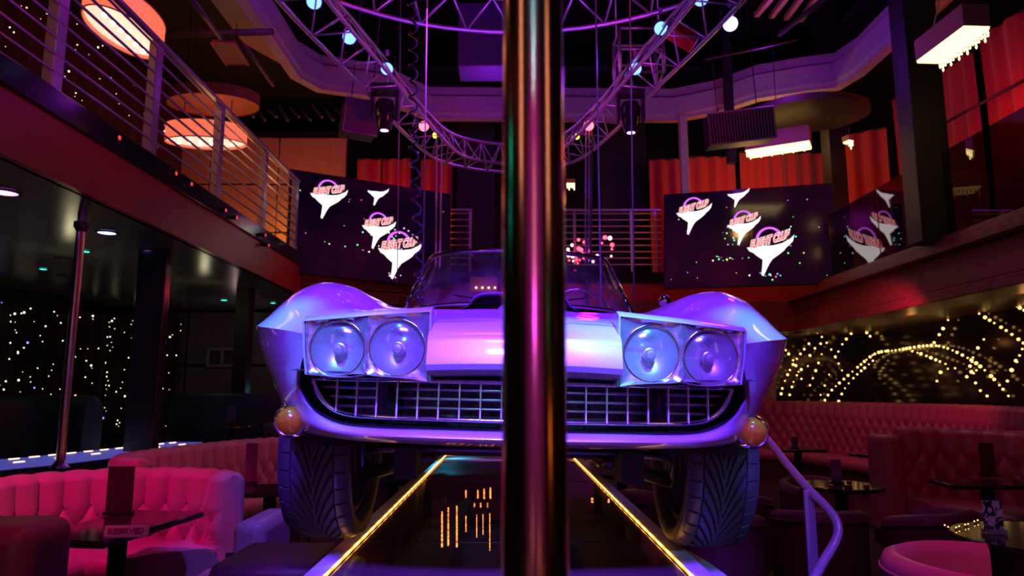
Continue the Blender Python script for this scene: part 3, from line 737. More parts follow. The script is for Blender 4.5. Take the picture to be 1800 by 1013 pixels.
# grille: frame, vertical and horizontal bars
gy = lambda x: .12 + .07 * (x / .6) ** 2
gpath = [(.583, .553), (.572, .53), (.548, .495), (.515, .470), (.47, .4575), (.40, .4535), (.2, .4515), (0, .451)]
gc = catmull([(x, gy(x), z) for x, z in gpath], 5)
full = [(-p.x, p.y, p.z) for p in gc] + [tuple(p) for p in reversed(gc[:-1])]
cb(MB().tube(full, .0075, 8), 'grille_frame', chrome, smooth=True)
cb(MB().tube([(x, gy(x), .553) for x in frange(-.583, .583, 25)], .006, 8), 'grille_frame', chrome, smooth=True)
zbot = pchip([p.x for p in reversed(gc)], [p.z for p in reversed(gc)])
for k in range(-9, 10):
    x = k * .0563; 
    cb(MB().box((x, gy(x) - .002, (.553 + zbot(abs(x))) / 2), (.0042, .012, .553 - zbot(abs(x)))), 'grille_bar', mat('bar_bright', (.75, .72, .9), .3, .3))
for i, z in enumerate((.531, .506, .481)):
    for x0, x1 in ((-.56 + .025 * i, -.392), (-.348, .348), (.392, .56 - .025 * i)):
        cb(MB().tube([(x, gy(x) + .022, z) for x in frange(x0, x1, 12)], .0055, 6), 'grille_crossbar', steel, smooth=True)
# headlamp pods
refl = mat('lamp_reflector', (.46, .42, .50), .36, .75)
n_, l_, b_ = nodes(refl)
tc = n_.new('ShaderNodeTexCoord'); mp = n_.new('ShaderNodeMapping'); mp.inputs['Location'].default_value = (0.0, 0, -.046)
nz = n_.new('ShaderNodeTexNoise'); nz.inputs['Scale'].default_value = 90; vm = n_.new('ShaderNodeVectorMath'); vm.operation = 'LENGTH'
ad = n_.new('ShaderNodeMath'); ad.operation = 'MULTIPLY_ADD'; ad.inputs[1].default_value = .03; rmp = n_.new('ShaderNodeValToRGB')
l_.new(tc.outputs['Object'], mp.inputs[0]); sc2 = n_.new('ShaderNodeVectorMath'); sc2.operation = 'MULTIPLY'; sc2.inputs[1].default_value = (.7, 0, 1)
l_.new(mp.outputs[0], sc2.inputs[0]); l_.new(sc2.outputs[0], vm.inputs[0]); l_.new(tc.outputs['Object'], nz.inputs['Vector']); l_.new(nz.outputs[0], ad.inputs[0]); l_.new(vm.outputs['Value'], ad.inputs[2])
rmp.color_ramp.elements[0].position = .022; rmp.color_ramp.elements[0].color = (.03, .02, .03, 1); rmp.color_ramp.elements[1].position = .032; rmp.color_ramp.elements[1].color = (.46, .42, .50, 1)
l_.new(ad.outputs[0], rmp.inputs[0]); l_.new(rmp.outputs[0], b_.inputs['Base Color'])
lensg = bpy.data.materials.new('lamp_glass'); lensg.use_nodes = True
n_, l_, b_ = nodes(lensg); tr = n_.new('ShaderNodeBsdfTransparent'); gl = n_.new('ShaderNodeBsdfGlossy'); gl.inputs['Roughness'].default_value = .12; mx = n_.new('ShaderNodeMixShader'); mx.inputs[0].default_value = .10
df = n_.new('ShaderNodeBsdfDiffuse'); df.inputs[0].default_value = (.5, .45, .55, 1); mx2 = n_.new('ShaderNodeMixShader'); mx2.inputs[0].default_value = .12
l_.new(tr.outputs[0], mx.inputs[1]); l_.new(gl.outputs[0], mx.inputs[2]); l_.new(mx.outputs[0], mx2.inputs[1]); l_.new(df.outputs[0], mx2.inputs[2]); l_.new(mx2.outputs[0], n_['Material Output'].inputs[0])
for s in (-1, 1):
    cor = {'it': (.250, .730), 'ot': (.584, .701), 'ob': (.568, .564), 'ib': (.245, .550)}
    xm = .4135; zt_ = (.730 + .703) / 2 + .001; zm = .566
    fyv = lambda x: .045 + .035 * ((x - .25) / .32)
    pl = MB(); rims = []
    for (cx_, cz_, quad) in ((.333, .637, [(.250, .730), (xm, zt_), (xm, zm), (.245, .550)]), (.4935, .632, [(xm, zt_), (.584, .701), (.568, .564), (xm, zm)])):
        nseg = 64; R = .0765; inner = []; outer = []
        for k in range(nseg):
            a = 2 * PI * k / nseg; dx, dz = math.cos(a), math.sin(a); best = 9
            for e in range(4):
                (xa, za), (xb, zb_) = quad[e], quad[(e + 1) % 4]; ex, ez = xb - xa, zb_ - za
                den = dx * ez - dz * ex
                if abs(den) < 1e-9: continue
                t = ((xa - cx_) * ez - (za - cz_) * ex) / den; u = ((xa - cx_) * dz - (za - cz_) * dx) / den
                if t > 0 and -1e-6 <= u <= 1 + 1e-6: best = min(best, t)
            best = max(best, R + .001)
            inner.append((cx_ + R * dx, cz_ + R * dz)); outer.append((cx_ + best * dx, cz_ + best * dz))
        def r3(lst, dy, k=1): return [(s * (cx_ + (x - cx_) * k), fyv(x) + dy, cz_ + (z - cz_) * k) for x, z in lst]
        pl.grid([r3(outer, 0), r3([((a[0] * .5 + b[0] * .5), (a[1] * .5 + b[1] * .5)) for a, b in zip(inner, outer)], .008), r3(inner, .010), r3(inner, .016, .985), r3(inner, .034, .965)], cv=True)
        # a crisp retaining ring
        cb(MB().tube([(s * (cx_ + .0745 * math.cos(a)), fyv(cx_ + .074 * math.cos(a)) + .012, cz_ + .0745 * math.sin(a)) for a in frange(0, 2 * PI * 47 / 48, 48)], .0028, 8, closed=True), 'retaining_ring', chrome, smooth=True)
        yl = fyv(cx_) + .022
        hl = MB().lathe([(.073, 0), (.065, .012), (.050, .024), (.035, .034), (.018, .040), (.001, .042)], (0, 0, 0), 'y', 48).build('headlamp_reflector', refl, car, world=False, smooth=True)
        hl.location = (s * cx_, yl, cz_)
        bl = MB().lathe([(.001, -.006), (.010, -.005), (.013, 0), (.013, .006), (.010, .009), (.0165, .012), (.0185, .018), (.016, .03)], (0, 0, 0), 'y', 24).build('bulb_shield', refl, hl, world=False, smooth=40)
        gl_ = MB().lathe([(.0745, .002), (.063, -.006), (.040, -.012), (.020, -.0155), (.001, -.0165)], (0, 0, 0), 'y', 48).build('headlamp_glass', lensg, hl, world=False, smooth=True)
    cb(pl, 'headlamp_bezel', mat('bezel_chrome', (.72, .66, .78), .24, .85), smooth=30)
    # painted pod around the bezel with a sloping top edge
    ring = [(.250, .730), (xm, zt_), (.584, .701), (.578, .63), (.568, .564), (.52, .561), (.489, .558), (.45, .559), (xm, .566), (.375, .562), (.333, .5605), (.29, .557), (.245, .550), (.248, .64)]
    def rg_(dy, g, up=0): 
        out = []
        for x, z in ring:
            k = 1 if z > .69 else 0
            out.append((s * ((x - .41) * (1 + g) + .41), fyv(x) + dy, (z - .64) * (1 + g) + .64 + up * k))
        return out
    pod = MB().grid([rg_(0, 0), rg_(-.003, .012), rg_(.0, .035), rg_(.030, .045, .014), rg_(.06, .04, .018), rg_(.20, .0, .012)], cv=True)
    cb(pod, 'headlamp_pod', mat('polished_pod', (.66, .60, .76), .22, .35, coat=.8), smooth=35)
    cb(MB().box((s * .41, .26, .64), (.36, .02, .16)), 'pod_back', black)
    # turn signal
    cx_, cy_, cz_ = s * .648, .225, .435
    cb(MB().lathe([(.050, .05), (.050, .012), (.046, 0), (.041, -.008), (.036, -.006), (.035, .0)], (cx_, cy_, cz_), 'y', 32), 'signal_rim', chrome, smooth=40)
    amb = mat('amber_lens', (.36, .12, .01), .2, coat=.4, emis=(1, .22, .01), estr=.04)
    add_noise(amb, 90, bump=.5, dist=.002)
    sl_ = cb(MB().lathe([(.036, .0), (.034, -.012), (.026, -.022), (.014, -.028), (.001, -.030)], (cx_, cy_, cz_), 'y', 32), 'signal_lens', amb, smooth=True)
    # round mirror
    if s > 0:
        cb(MB().sphere((.66, 1.40, .955), .03, 14, 8), 'wing_mirror', chrome, smooth=True)
        cb(MB().cyl((.66, 1.41, .88), (.66, 1.41, .94), .008, 10), 'mirror_stalk', chrome)
# bonnet scoop
def arch(y, w, h, z0, k=0):
    pr = [(w * 1.30, z0 - .012), (w * 1.12, z0 + .002), (w, z0 + h * .30), (w * .90, z0 + h * .72), (w * .72, z0 + h * .95), (w * .4, z0 + h), (0, z0 + h * 1.02)]
    c = catmull([(a, y, b) for a, b in pr], 4)
    return [(-p.x, p.y, p.z) for p in c] + [tuple(p) for p in reversed(c[:-1])]
sco = MB().grid([arch(1.02, .20, .060, .855), arch(1.0, .205, .068, .852), arch(1.03, .205, .070, .857), arch(1.2, .20, .062, .878), arch(1.45, .19, .045, .905)])
cb(sco, 'bonnet_scoop', paint, smooth=45)
A1 = arch(1.02, .196, .055, .855)
cb(MB().grid([A1, [(x, y + .10, z) for x, y, z in A1]]), 'scoop_throat', black)
cb(MB().box((0, 1.13, .875), (.40, .01, .07)), 'scoop_throat', black)
dome = [[(.09 * math.cos(a) * k, 1.04 + .08 * (1 - k), .855 + .035 * math.sin(a) * k) for a in frange(0, PI, 12)] for k in (1, .7, .3, .02)]
cb(MB().grid(dome), 'scoop_dome', paint, smooth=True)
# windscreen
wsb = catmull([(-.56, 1.62, .895), (-.42, 1.49, .918), (-.2, 1.42, .926), (0, 1.41, .928), (.2, 1.42, .926), (.42, 1.49, .918), (.56, 1.62, .895)], 6)
wst = catmull([(-.475, 1.93, 1.215), (-.42, 1.87, 1.238), (-.2, 1.81, 1.25), (0, 1.80, 1.252), (.2, 1.81, 1.25), (.42, 1.87, 1.238), (.475, 1.93, 1.215)], 6)
wg = bpy.data.materials.new('windscreen_glass'); wg.use_nodes = True
n_, l_, b_ = nodes(wg); tr = n_.new('ShaderNodeBsdfTransparent'); tr.inputs[0].default_value = (.8, .8, .85, 1); gl = n_.new('ShaderNodeBsdfGlossy'); gl.inputs['Roughness'].default_value = .05; mx = n_.new('ShaderNodeMixShader'); mx.inputs[0].default_value = .10
df = n_.new('ShaderNodeBsdfDiffuse'); df.inputs[0].default_value = (.6, .55, .7, 1); mx2 = n_.new('ShaderNodeMixShader'); nz = n_.new('ShaderNodeTexNoise'); nz.inputs['Scale'].default_value = 5; nz.inputs['Distortion'].default_value = 2
mr = n_.new('ShaderNodeMapRange'); mr.inputs[1].default_value = .35; mr.inputs[2].default_value = .75; mr.inputs[3].default_value = .10; mr.inputs[4].default_value = .42
tc = n_.new('ShaderNodeTexCoord'); l_.new(tc.outputs['Object'], nz.inputs['Vector']); l_.new(nz.outputs[0], mr.inputs[0]); l_.new(mr.outputs[0], mx2.inputs[0])
l_.new(tr.outputs[0], mx.inputs[1]); l_.new(gl.outputs[0], mx.inputs[2]); l_.new(mx.outputs[0], mx2.inputs[1]); l_.new(df.outputs[0], mx2.inputs[2]); l_.new(mx2.outputs[0], n_['Material Output'].inputs[0])
ws_ = cb(MB().grid([[a.lerp(b, t) for t in frange(0, 1, 8)] for a, b in zip(wsb, wst)]), 'windscreen', wg, smooth=True)
wf_ = cb(MB().tube(wst, .012, 8), 'windscreen_frame', chrome, smooth=True)
cb(MB().tube(wsb, .009, 8), 'windscreen_frame', chrome, smooth=True)
for k in (0, -1): cb(MB().tube([wsb[k], wst[k]], .014, 8), 'windscreen_pillar', chrome, smooth=True)
for s in (-1, 1): cb(MB().tube([(s * .50, 1.62, .90), (s * .43, 1.90, 1.20)], .006, 8), 'quarterlight_bar', chrome, smooth=True)
for s in (-1, 1): cb(MB().tube([(s * .02, 1.36, .925), (s * .16, 1.39, .94), (s * .30, 1.44, .965)], .004, 6), 'wiper', darksteel)
# cockpit
tub = MB().box((0, 2.35, .50), (1.16, 1.2, .02))
for s in (-1, 1): tub.box((s * .60, 2.35, .66), (.03, 1.24, .34))
tub.box((0, 1.74, .70), (1.2, .03, .36)); tub.box((0, 2.96, .68), (1.2, .03, .36))
cb(tub, 'cockpit_tub', mat('dark_interior', (.03, .02, .04), .6))
dsh = MB().grid([[(x, 1.72, .86), (x, 1.70, .895 + .03 * math.exp(-((abs(x) - .33) / .16) ** 2)), (x, 1.80, .90 + .035 * math.exp(-((abs(x) - .33) / .16) ** 2)), (x, 1.86, .86), (x, 1.86, .74)] for x in frange(-.56, .56, 30)])
cb(dsh, 'dashboard', mat('dark_interior', (.03, .02, .04), .6), smooth=True)
cb(MB().tube([(.33 + .17 * math.cos(a), 2.0 + .05 * math.sin(a), .93 + .16 * math.sin(a)) for a in frange(0, 2 * PI * 31 / 32, 32)], .010, 8, closed=True), 'steering_wheel', chrome, smooth=True)
cb(MB().cyl((.33, 1.85, .85), (.33, 2.0, .93), .018, 12).box((.33, 2.0, .93), (.30, .01, .02)), 'steering_column', darksteel)
for s in (-1, 1):
    cb(MB().box((s * .31, 2.5, .62), (.46, .5, .16)), 'seat', redleather, bevel=.05, bseg=4)
    cb(MB().box((s * .31, 2.75, .82), (.46, .14, .44), rx=-.2), 'seat_back', redleather, bevel=.05, bseg=4)
# wheels
def wheel(x, y, s):
    """s = side the outer face points to"""
    t = bpy.data.objects.new('wheel', None); C.objects.link(t); t.parent = car; t.location = (x, y, .33)
    return t
def tyre_mesh():
    NT, W2, R = 900, .112, .33; us = [-1.0 + 2 * i / 84 for i in range(85)]; rows = []
    for k in range(NT):
        th = 2 * PI * k / NT; row = []
        row.append((.235, -.085)); row.append((.255, -.105)); row.append((.285, -.118)); row.append((.308, -.117))
        for u in us:
            base = R - .020 * max(0, (abs(u) - .55) / .45) ** 2.2 
            d = 0
            N = 36; au = abs(u)
            if au < .60:
                c = .85 * math.sqrt(au + .002) 
                ph = (th * s_dir * 1 + 0) / (2 * PI) * N - 0
                ph = (th - c) / (2 * PI) * N + (0 if u < 0 else .5)
                q = abs(ph - round(ph)); 
                wdt = .10 + .05 * au
                if q < wdt and au > .04: d = .009
            if .60 <= au <= .64: d = .008
            if au > .68:
                ph = th / (2 * PI) * N * 1 + .25; q = abs(ph - round(ph))
                if q < .07 and au < .93: d = .006
            row.append((base - d, u * W2))
        row += [(.308, .117), (.285, .118), (.255, .105), (.235, .085)]
        rows.append([(h, r * -math.cos(th), r * math.sin(th)) for r, h in row])
    return rows
s_dir = 1
tm = MB().grid(tyre_mesh(), cu=True)
alloy = mat('wheel_alloy', (.45, .42, .48), .3, .9)
def wheel_parts(t, first=None):
    if first:
        for o in first:
            c = o.copy(); C.objects.link(c); c.parent = t
        return first
    a = tm.build('tyre', rubber, t, world=False, smooth=28)
    b = MB().lathe([(.238, -.10), (.240, -.09), (.225, -.085), (.215, -.05), (.21, .03), (.222, .08), (.238, .09), (.240, .10)], (0, 0, 0), 'x', 48).build('rim', alloy, t, world=False, smooth=40)
    sp_ = MB()
    for k in range(5):
        th = 2 * PI * k / 5; sp_.tube([(.06, .05 * math.cos(th), .05 * math.sin(th)), (.075, .215 * math.cos(th), .215 * math.sin(th))], [.03, .022], 8)
    sp_.cyl((.03, 0, 0), (.085, 0, 0), .06, 20)
    c = sp_.build('spokes', alloy, t, world=False, smooth=40)
    d = MB().cyl((-.02, 0, 0), (.0, 0, 0), .14, 32).build('brake_disc', steel, t, world=False, smooth=40)
    e = MB().box((-.01, -.05, .13), (.06, .13, .06)).build('brake_caliper', mat('gold_caliper', (.5, .25, .05), .4, .6), t, world=False)
    return [a, b, c, d, e]
fp = None
for (x, y, s) in ((.665, .87, 1), (-.665, .87, -1), (.72, 3.36, 1), (-.72, 3.36, -1)):
    t = wheel(x, y, s); 
    if s < 0: t.scale = (-1, 1, 1)
    fp = wheel_parts(t, fp)
# suspension seen under the nose
for s in (-1, 1):
    cb(MB().tube([(s * .30, .72, .30), (s * .55, .86, .22)], .022, 8).tube([(s * .30, 1.0, .30), (s * .55, .88, .22)], .022, 8), 'lower_wishbone', darksteel, smooth=True)
    cb(MB().tube([(s * .34 + .028 * math.cos(a) + s * .004 * a, .86 + .05 * math.sin(a), .27 + .0055 * a) for a in frange(0, 2 * PI * 6, 120)], .007, 6), 'coil_spring', mat('spring_steel', (.35, .2, .25), .4, .7), smooth=True)
    cb(MB().tube([(s * .56, .87, .20), (s * .58, .87, .46)], .03, 8), 'upright', darksteel, smooth=True)
cb(MB().tube(catmull([(-.55, .86, .26), (-.46, .62, .33), (0, .58, .34), (.46, .62, .33), (.55, .86, .26)], 6), .012, 8), 'anti_roll_bar', darksteel, smooth=True)
cb(MB().box((0, .9, .34), (.62, .20, .08)), 'crossmember', black, bevel=.01)
cb(MB().box((0, 1.0, .45), (.34, .5, .26)), 'engine_sump', darksteel, bevel=.04)
for s in (-1, 1): cb(MB().box((s * .36, 2.2, .30), (.07, 3.4, .10)), 'chassis_rail', black)
cb(MB().cyl((-.62, 3.36, .33), (.62, 3.36, .33), .035, 10), 'rear_axle', darksteel)
car.location = (.026, 1.80, SZ + .022); car.rotation_euler = (0, math.radians(1.35), 0)
# ------------------------------------------------------------------ light rig
ZR = CAMZ + 2.9
def truss(label, outer, inner, top, closed, nm='lighting_truss', r=.019, step=2):
    t = thing(nm, label, 'truss', tuple(outer[0]))
    for c in (outer, inner, top):
        if c: MB().tube(c, r, 8, closed=closed).build('chord', alu, t, smooth=True)
    web = MB(); n = len(outer); rng_ = range(0, n if closed else n - step, step)
    for i in rng_:
        j = (i + step // 2) % n; k = (i + step) % n
        for a, b in ((outer, top or inner), (inner, top)) if top else ((outer, inner),):
            web.tube([a[i], b[j]], r * .45, 6); web.tube([b[j], a[k]], r * .45, 6)
        if top: web.tube([outer[i], inner[i]], r * .45, 6)
    web.build('lattice', alu, t, smooth=True)
    return t
oc = [(-2.05, 2.2), (-1.92, 3.4), (-1.72, 4.96), (-1.40, 6.5), (-1.14, 7.85), (-.80, 8.75), (0.0, 9.13), (.78, 8.75), (1.14, 7.8), (1.42, 6.5), (1.74, 5.0), (1.94, 3.4), (2.07, 2.2)]
def offs(p, d):
    out = []; n = len(p)
    for i in range(n):
        a = Vector(p[max(i - 1, 0)]); b = Vector(p[min(i + 1, n - 1)]); t = (b - a).normalized(); q = Vector(p[i]); out.append((q.x + t.y * d, q.y - t.x * d))
    return out
O2 = catmull([(x, y, ZR) for x, y in oc], 6); I2 = catmull([(x, y, ZR) for x, y in offs(oc, .36)], 6); T2 = catmull([(x, y, ZR + .32) for x, y in offs(oc, .18)], 6)
truss('large oval aluminium lighting truss carrying the blue stage lights above the car', O2, I2, T2, False)
ZS = CAMZ + 3.6; cxs, cys, Rs = .04, 1.13 * 3.6, 2.65
rings = [[(cxs + Rr * math.cos(a), cys + Rr * math.sin(a), z) for a in frange(0, 2 * PI * 71 / 72, 72)] for Rr, z in ((Rs, ZS), (Rs - .42, ZS + .12))]
truss('round ladder-type truss ring hanging above the oval truss', rings[0], rings[1], None, True, 'ring_truss', .024, 2)
# square truss tower behind the right side
sq = thing('box_truss', 'short upright square truss frame beside the right leg of the lighting truss', 'truss', (1.6, 7.5, ZR))
a_, b_ = P(1085, 140, 7.6), P(1150, 62, 7.6)
fr = MB()
for x in (a_.x, b_.x + .05):
    for y in (7.4, 7.8): fr.tube([(x, y, a_.z), (x, y, b_.z)], .02, 8)
for z in (a_.z, b_.z - .02, (a_.z + b_.z) / 2):
    fr.tube([(a_.x, 7.4, z), (b_.x + .05, 7.4, z), (b_.x + .05, 7.8, z), (a_.x, 7.8, z)], .016, 8, closed=True)
for x in (a_.x, b_.x + .05): fr.tube([(x, 7.6, b_.z), (x, 7.6, 8.2)], .006, 6)
fr.build('frame', alu, sq, smooth=True)

# par lights
def make_par(lensm, nm='par_light'):
    t = thing(nm, None, 'stage light', (0, 0, 0))
    MB().lathe([(.001, .26), (.06, .255), (.085, .22), (.09, .02), (.10, .0), (.085, -.004)], (0, 0, 0), 'y', 24).build('can', blackg, t, world=False, smooth=40)
    MB().lathe([(.001, .01), (.08, .004), (.085, .0)], (0, 0, 0), 'y', 24).build('lens', lensm, t, world=False)
    MB().tube([(-.11, .1, 0), (-.11, .1, .17), (.11, .1, .17), (.11, .1, 0)], .009, 6).build('yoke', darksteel, t, world=False)
    MB().box((0, .1, .21), (.05, .05, .08)).build('clamp', darksteel, t, world=False)
    fins = MB()
    for k in range(4): fins.lathe([(.093, .10 + .03 * k), (.097, .10 + .03 * k), (.097, .11 + .03 * k), (.093, .11 + .03 * k)], (0, 0, 0), 'y', 20)
    fins.build('cooling_fins', darksteel, t, world=False)
    t.scale = (.68,) * 3
    return t
def aim(o, tgt):
    d = Vector(tgt) - o.location; o.rotation_euler = d.to_track_quat('-Y', 'Z').to_euler()
par0 = make_par(emit('par_blue_lens', (.12, .28, 1), 3.5))
pars = [((552, 3), 5.3, 'topmost on the left leg of the lighting truss'), ((614, 66), 5.9, 'second down the left leg of the truss'), ((680, 121), 6.5, 'third down the left leg of the truss, above the moving head'),
        ((1232, -2), 5.4, 'near the picture top on the right leg of the truss'), ((1162, 50), 5.9, 'halfway down the right leg of the truss beside the red box'), ((1117, 121), 6.6, 'lowest on the right leg of the truss above the moving head')]
for i, (q, D, d) in enumerate(pars):
    p = P(q[0], q[1], D); o = par0 if i == 0 else dup(par0, p)
    o.location = p; o['label'] = 'blue-lensed stage light ' + d; o['group'] = 'blue stage lights on the oval truss'
    aim(o, (0.1 * i - .2, 1.2, 1.2))
parw = make_par(emit('par_white_lens', (.4, .3, 1), 4)); parw.location = P(1284, 42, 5.25); aim(parw, (.3, .8, 1.4)); parw['label'] = 'stage light with whitish violet lens on the outer right truss edge'
parr = make_par(emit('par_red_lens', (1, .12, .18), 4)); parr.location = P(745, 222, 7.9); aim(parr, (0, 1, 1.6)); parr['label'] = 'stage light glowing red on the left far end of the truss'
o = dup(parr, P(1035, 221, 7.9)); aim(o, (0, 1, 1.6)); o['label'] = 'stage light glowing red on the right far end of the truss'
pary = make_par(emit('par_yellow_lens', (1, .75, .05), 5)); pary.location = P(765, 238, 8.1); aim(pary, (2.5, 3, 2)); pary.scale = (.4,) * 3; pary['label'] = 'small stage light glowing yellow beside the left red one'
o = dup(pary, P(1014, 240, 8.1)); aim(o, (-2.5, 3, 2)); o.scale = (.4,) * 3; o['label'] = 'small stage light glowing yellow beside the right red one'
# moving heads
mh = thing('moving_head', 'black moving-head spotlight hanging from the left leg of the truss', 'stage light', P(677, 178, 6.6))
MB().box((0, 0, .15), (.34, .24, .10)).build('base', black, mh, world=False, bevel=.02)
for s in (-1, 1): MB().box((s * .15, 0, -.06), (.04, .12, .34)).build('yoke_arm', black, mh, world=False, bevel=.01)
MB().lathe([(.001, .07), (.10, .06), (.12, 0), (.11, -.18), (.08, -.30), (.085, -.315), (.06, -.315)], (0, 0, -.06), 'z', 24).build('head', blackg, mh, world=False, smooth=40)
MB().lathe([(.001, -.316), (.05, -.314)], (0, 0, -.06), 'z', 20).build('lens', emit('mh_lens', (.8, .35, 1), 5), mh, world=False)
mh.scale = (.8,) * 3
o = dup(mh, P(1108, 182, 6.6), label='black moving-head spotlight hanging from the right leg of the truss')
# red box light
def small_box(name, lab, cat, px, py, D, d, m, rz=0, ry=0): 
    p = P(px, py, D); return tag(MB().box(p, d, rz=rz, ry=ry).build(name, m, None, bevel=.01), lab, cat)
small_box('ballast_box', 'red-lit metal box on the right leg of the truss', 'box', 1197, 62, 6.0, (.30, .2, .10), mat('red_box', (.6, .04, .02), .4, .3), ry=.6)
# hanging speakers
def speaker(lab, px, py, D, w, h, rz, ry, px_top):
    p = P(px, py, D); t = thing('hanging_speaker', lab, 'speaker', p)
    t.rotation_euler = (.12, ry, rz)
    MB().box((0, .18, 0), (w, .36, h)).build('cabinet', black, t, world=False, bevel=.015)
    g = MB()
    for k in range(22): g.box((-w / 2 + w * (k + .5) / 22, -.004, 0), (w / 22 * .45, .012, h * .92))
    g.build('grille', mat('speaker_grille', (.22, .16, .24), .5), t, world=False)
    f = MB()
    f.tube([(-w / 2, -.01, -h / 2), (w / 2, -.01, -h / 2), (w / 2, -.01, h / 2), (-w / 2, -.01, h / 2)], .012, 6, closed=True)
    f.build('front_frame', mat('speaker_frame', (.35, .25, .38), .4), t, world=False)
    for sx_ in (-.3, .3): MB().cyl((sx_ * w, .15, h / 2), (sx_ * w, .15, h / 2 + 1.6), .006, 6).build('cable', black, t, world=False)
    return t
speaker('wide black ceiling speaker with violet-lit louvred front at the upper right', 1304, 221, 7.9, .76, .36, -.12, -.08, 0)
speaker('boxy black ceiling speaker with violet-lit louvred front left of the truss', 636, 205, 7.2, .36, .36, .38, .05, 0)

# hanging cables
cabm = mat('steel_cable', (.6, .5, .75), .35, .1)
def cable(lab, x0, y0, x1, y1, D0, D1, r=.0045, nm='lifting_cable'):
    return tag(MB().tube([P(x0, y0, D0), P(x1, y1, D1)], r, 8).build(nm, cabm, None, smooth=True), lab, 'cable')
cable('violet-lit steel cable dropping through the left side of the picture past the coiled cord', 752, -60, 744, 462, 4.4, 4.0)
cable('faint steel cable just right of the coiled cord, reaching the windscreen top', 768, 240, 766, 470, 7.9, 5.2, .007)
cable('faint steel cable, second right of the coiled cord', 777, 236, 773, 470, 7.9, 5.2, .007)
cable('thin dark cable behind the left red stage light', 705, -40, 698, 500, 9, 9, .006)
cable('violet-lit steel cable in front of the right half of the windscreen', 1046, -60, 1057, 547, 3.6, 3.35)
cable('brightest violet-lit steel cable, landing right of the windscreen', 1106, -60, 1115, 548, 3.9, 3.7)
cable('thin steel cable just right of the brass pole, left of the chain', 1030, 228, 1029, 462, 7.9, 5.2, .007)
cable('thin steel cable just right of the brass pole, beside the chain', 1036, 228, 1034, 462, 7.9, 5.2, .006)
ch = MB(); p0, p1 = P(1041, 232, 7.8), P(1038, 462, 5.4)
for k in range(70):
    a = p0.lerp(p1, k / 70); b = p0.lerp(p1, (k + .8) / 70); ch.tube([a, b], .011, 6)
tag(ch.build('lifting_chain', darksteel, None, smooth=True), 'fine-linked lifting chain hanging right of the brass pole', 'chain')
A, B = P(722, -30, 3.6), P(737, 536, 3.25)
hel = []; N = 19
for i in range(N * 14):
    t = i / (N * 14); a = 2 * PI * N * t; c = A.lerp(B, t); hel.append(c + Vector((.021 * math.cos(a) + .006 * math.sin(9 * t), .021 * math.sin(a), 0)))
tag(MB().tube(hel, .0065, 6).build('coiled_cord', mat('coil_black', (.03, .03, .06), .18, spec=1, coat=1), None, smooth=True), 'black coiled cord hanging down to the left side of the bonnet', 'cord')

# ceiling details: ducts, joists, vent panels
dkm = mat('duct_grey', (.10, .075, .08), .5, .3)
for i, (a, b, D0, D1, r_, lab) in enumerate((((290, 60), (480, 56), 7.5, 7.5, .05, 'long dusty pipe crossing the dark ceiling above the left balcony'), ((330, -10), (390, 70), 5.5, 7, .03, 'thin diagonal pipe on the dark ceiling above the left balcony'),
        ((430, 80), (480, 150), 7, 9, .03, 'thin pipe running back on the ceiling beside the left bulkhead'), ((1370, 60), (1460, -10), 6.2, 5, .03, 'slim suspended pipe above the right bulkhead'), ((1240, 105), (1400, 70), 8, 8, .02, 'thin rod across the dark ceiling at the right'))):
    tag(MB().tube([P(*a, D0), P(*b, D1)], r_ * .8, 8).build('ceiling_pipe', dkm, None, smooth=True), lab, 'pipe')
q = [P(372, 76, 7.0), P(412, 76, 7.0), P(436, 114, 8.2), P(398, 114, 8.2)]
vp = thing('ceiling_vent', 'reddish perforated ceiling vent panel above the left balcony', 'vent', q[0])
MB().prism(q, (0, 0, .04)).build('panel', add_noise(mat('vent_mesh', (.20, .05, .05), .5), 150, (.08, .02, .02), (.3, .08, .08)), vp)
MB().tube(q, .015, 6, closed=True).build('frame', mat('vent_edge', (.4, .12, .1), .5), vp)
jm = mat('joist_yellow', (.50, .32, .14), .5)
for k in range(4):
    tag(MB().tube([P(1330 + 26 * k, 26 + 3 * k, 9 + .2 * k), P(1362 + 26 * k, -12, 8 + .2 * k)], .045, 4, sq=True).build('ceiling_joist', jm), 'short yellowish ceiling joist at the top right, %s from the left' % ('first', 'second', 'third', 'last')[k], 'joist')
jl = mat('joist_teal', (.22, .30, .30), .5)
for k in range(9):
    a = P(430 + 20 * k, 185 + (k % 3) * 4, 12.6); b = P(446 + 20 * k, 206 + (k % 2) * 6, 12.3)
    tag(MB().tube([a, b], .03, 4, sq=True).build('ceiling_joist', jl), 'short grey-green joist above the tan panel wall, %s from the left' % ('first', 'second', 'third', 'fourth', 'fifth', 'sixth', 'seventh', 'eighth', 'last')[k], 'joist', 'joists above the tan panel wall')
pr = MB().box(P(860, 75, 9.5), (.85, .5, .95)); tag(pr.build('hanging_box', mat('violet_box', (.10, .06, .2), .6), None, bevel=.02), 'large dim violet box hung under the ceiling left of the brass pole', 'box')

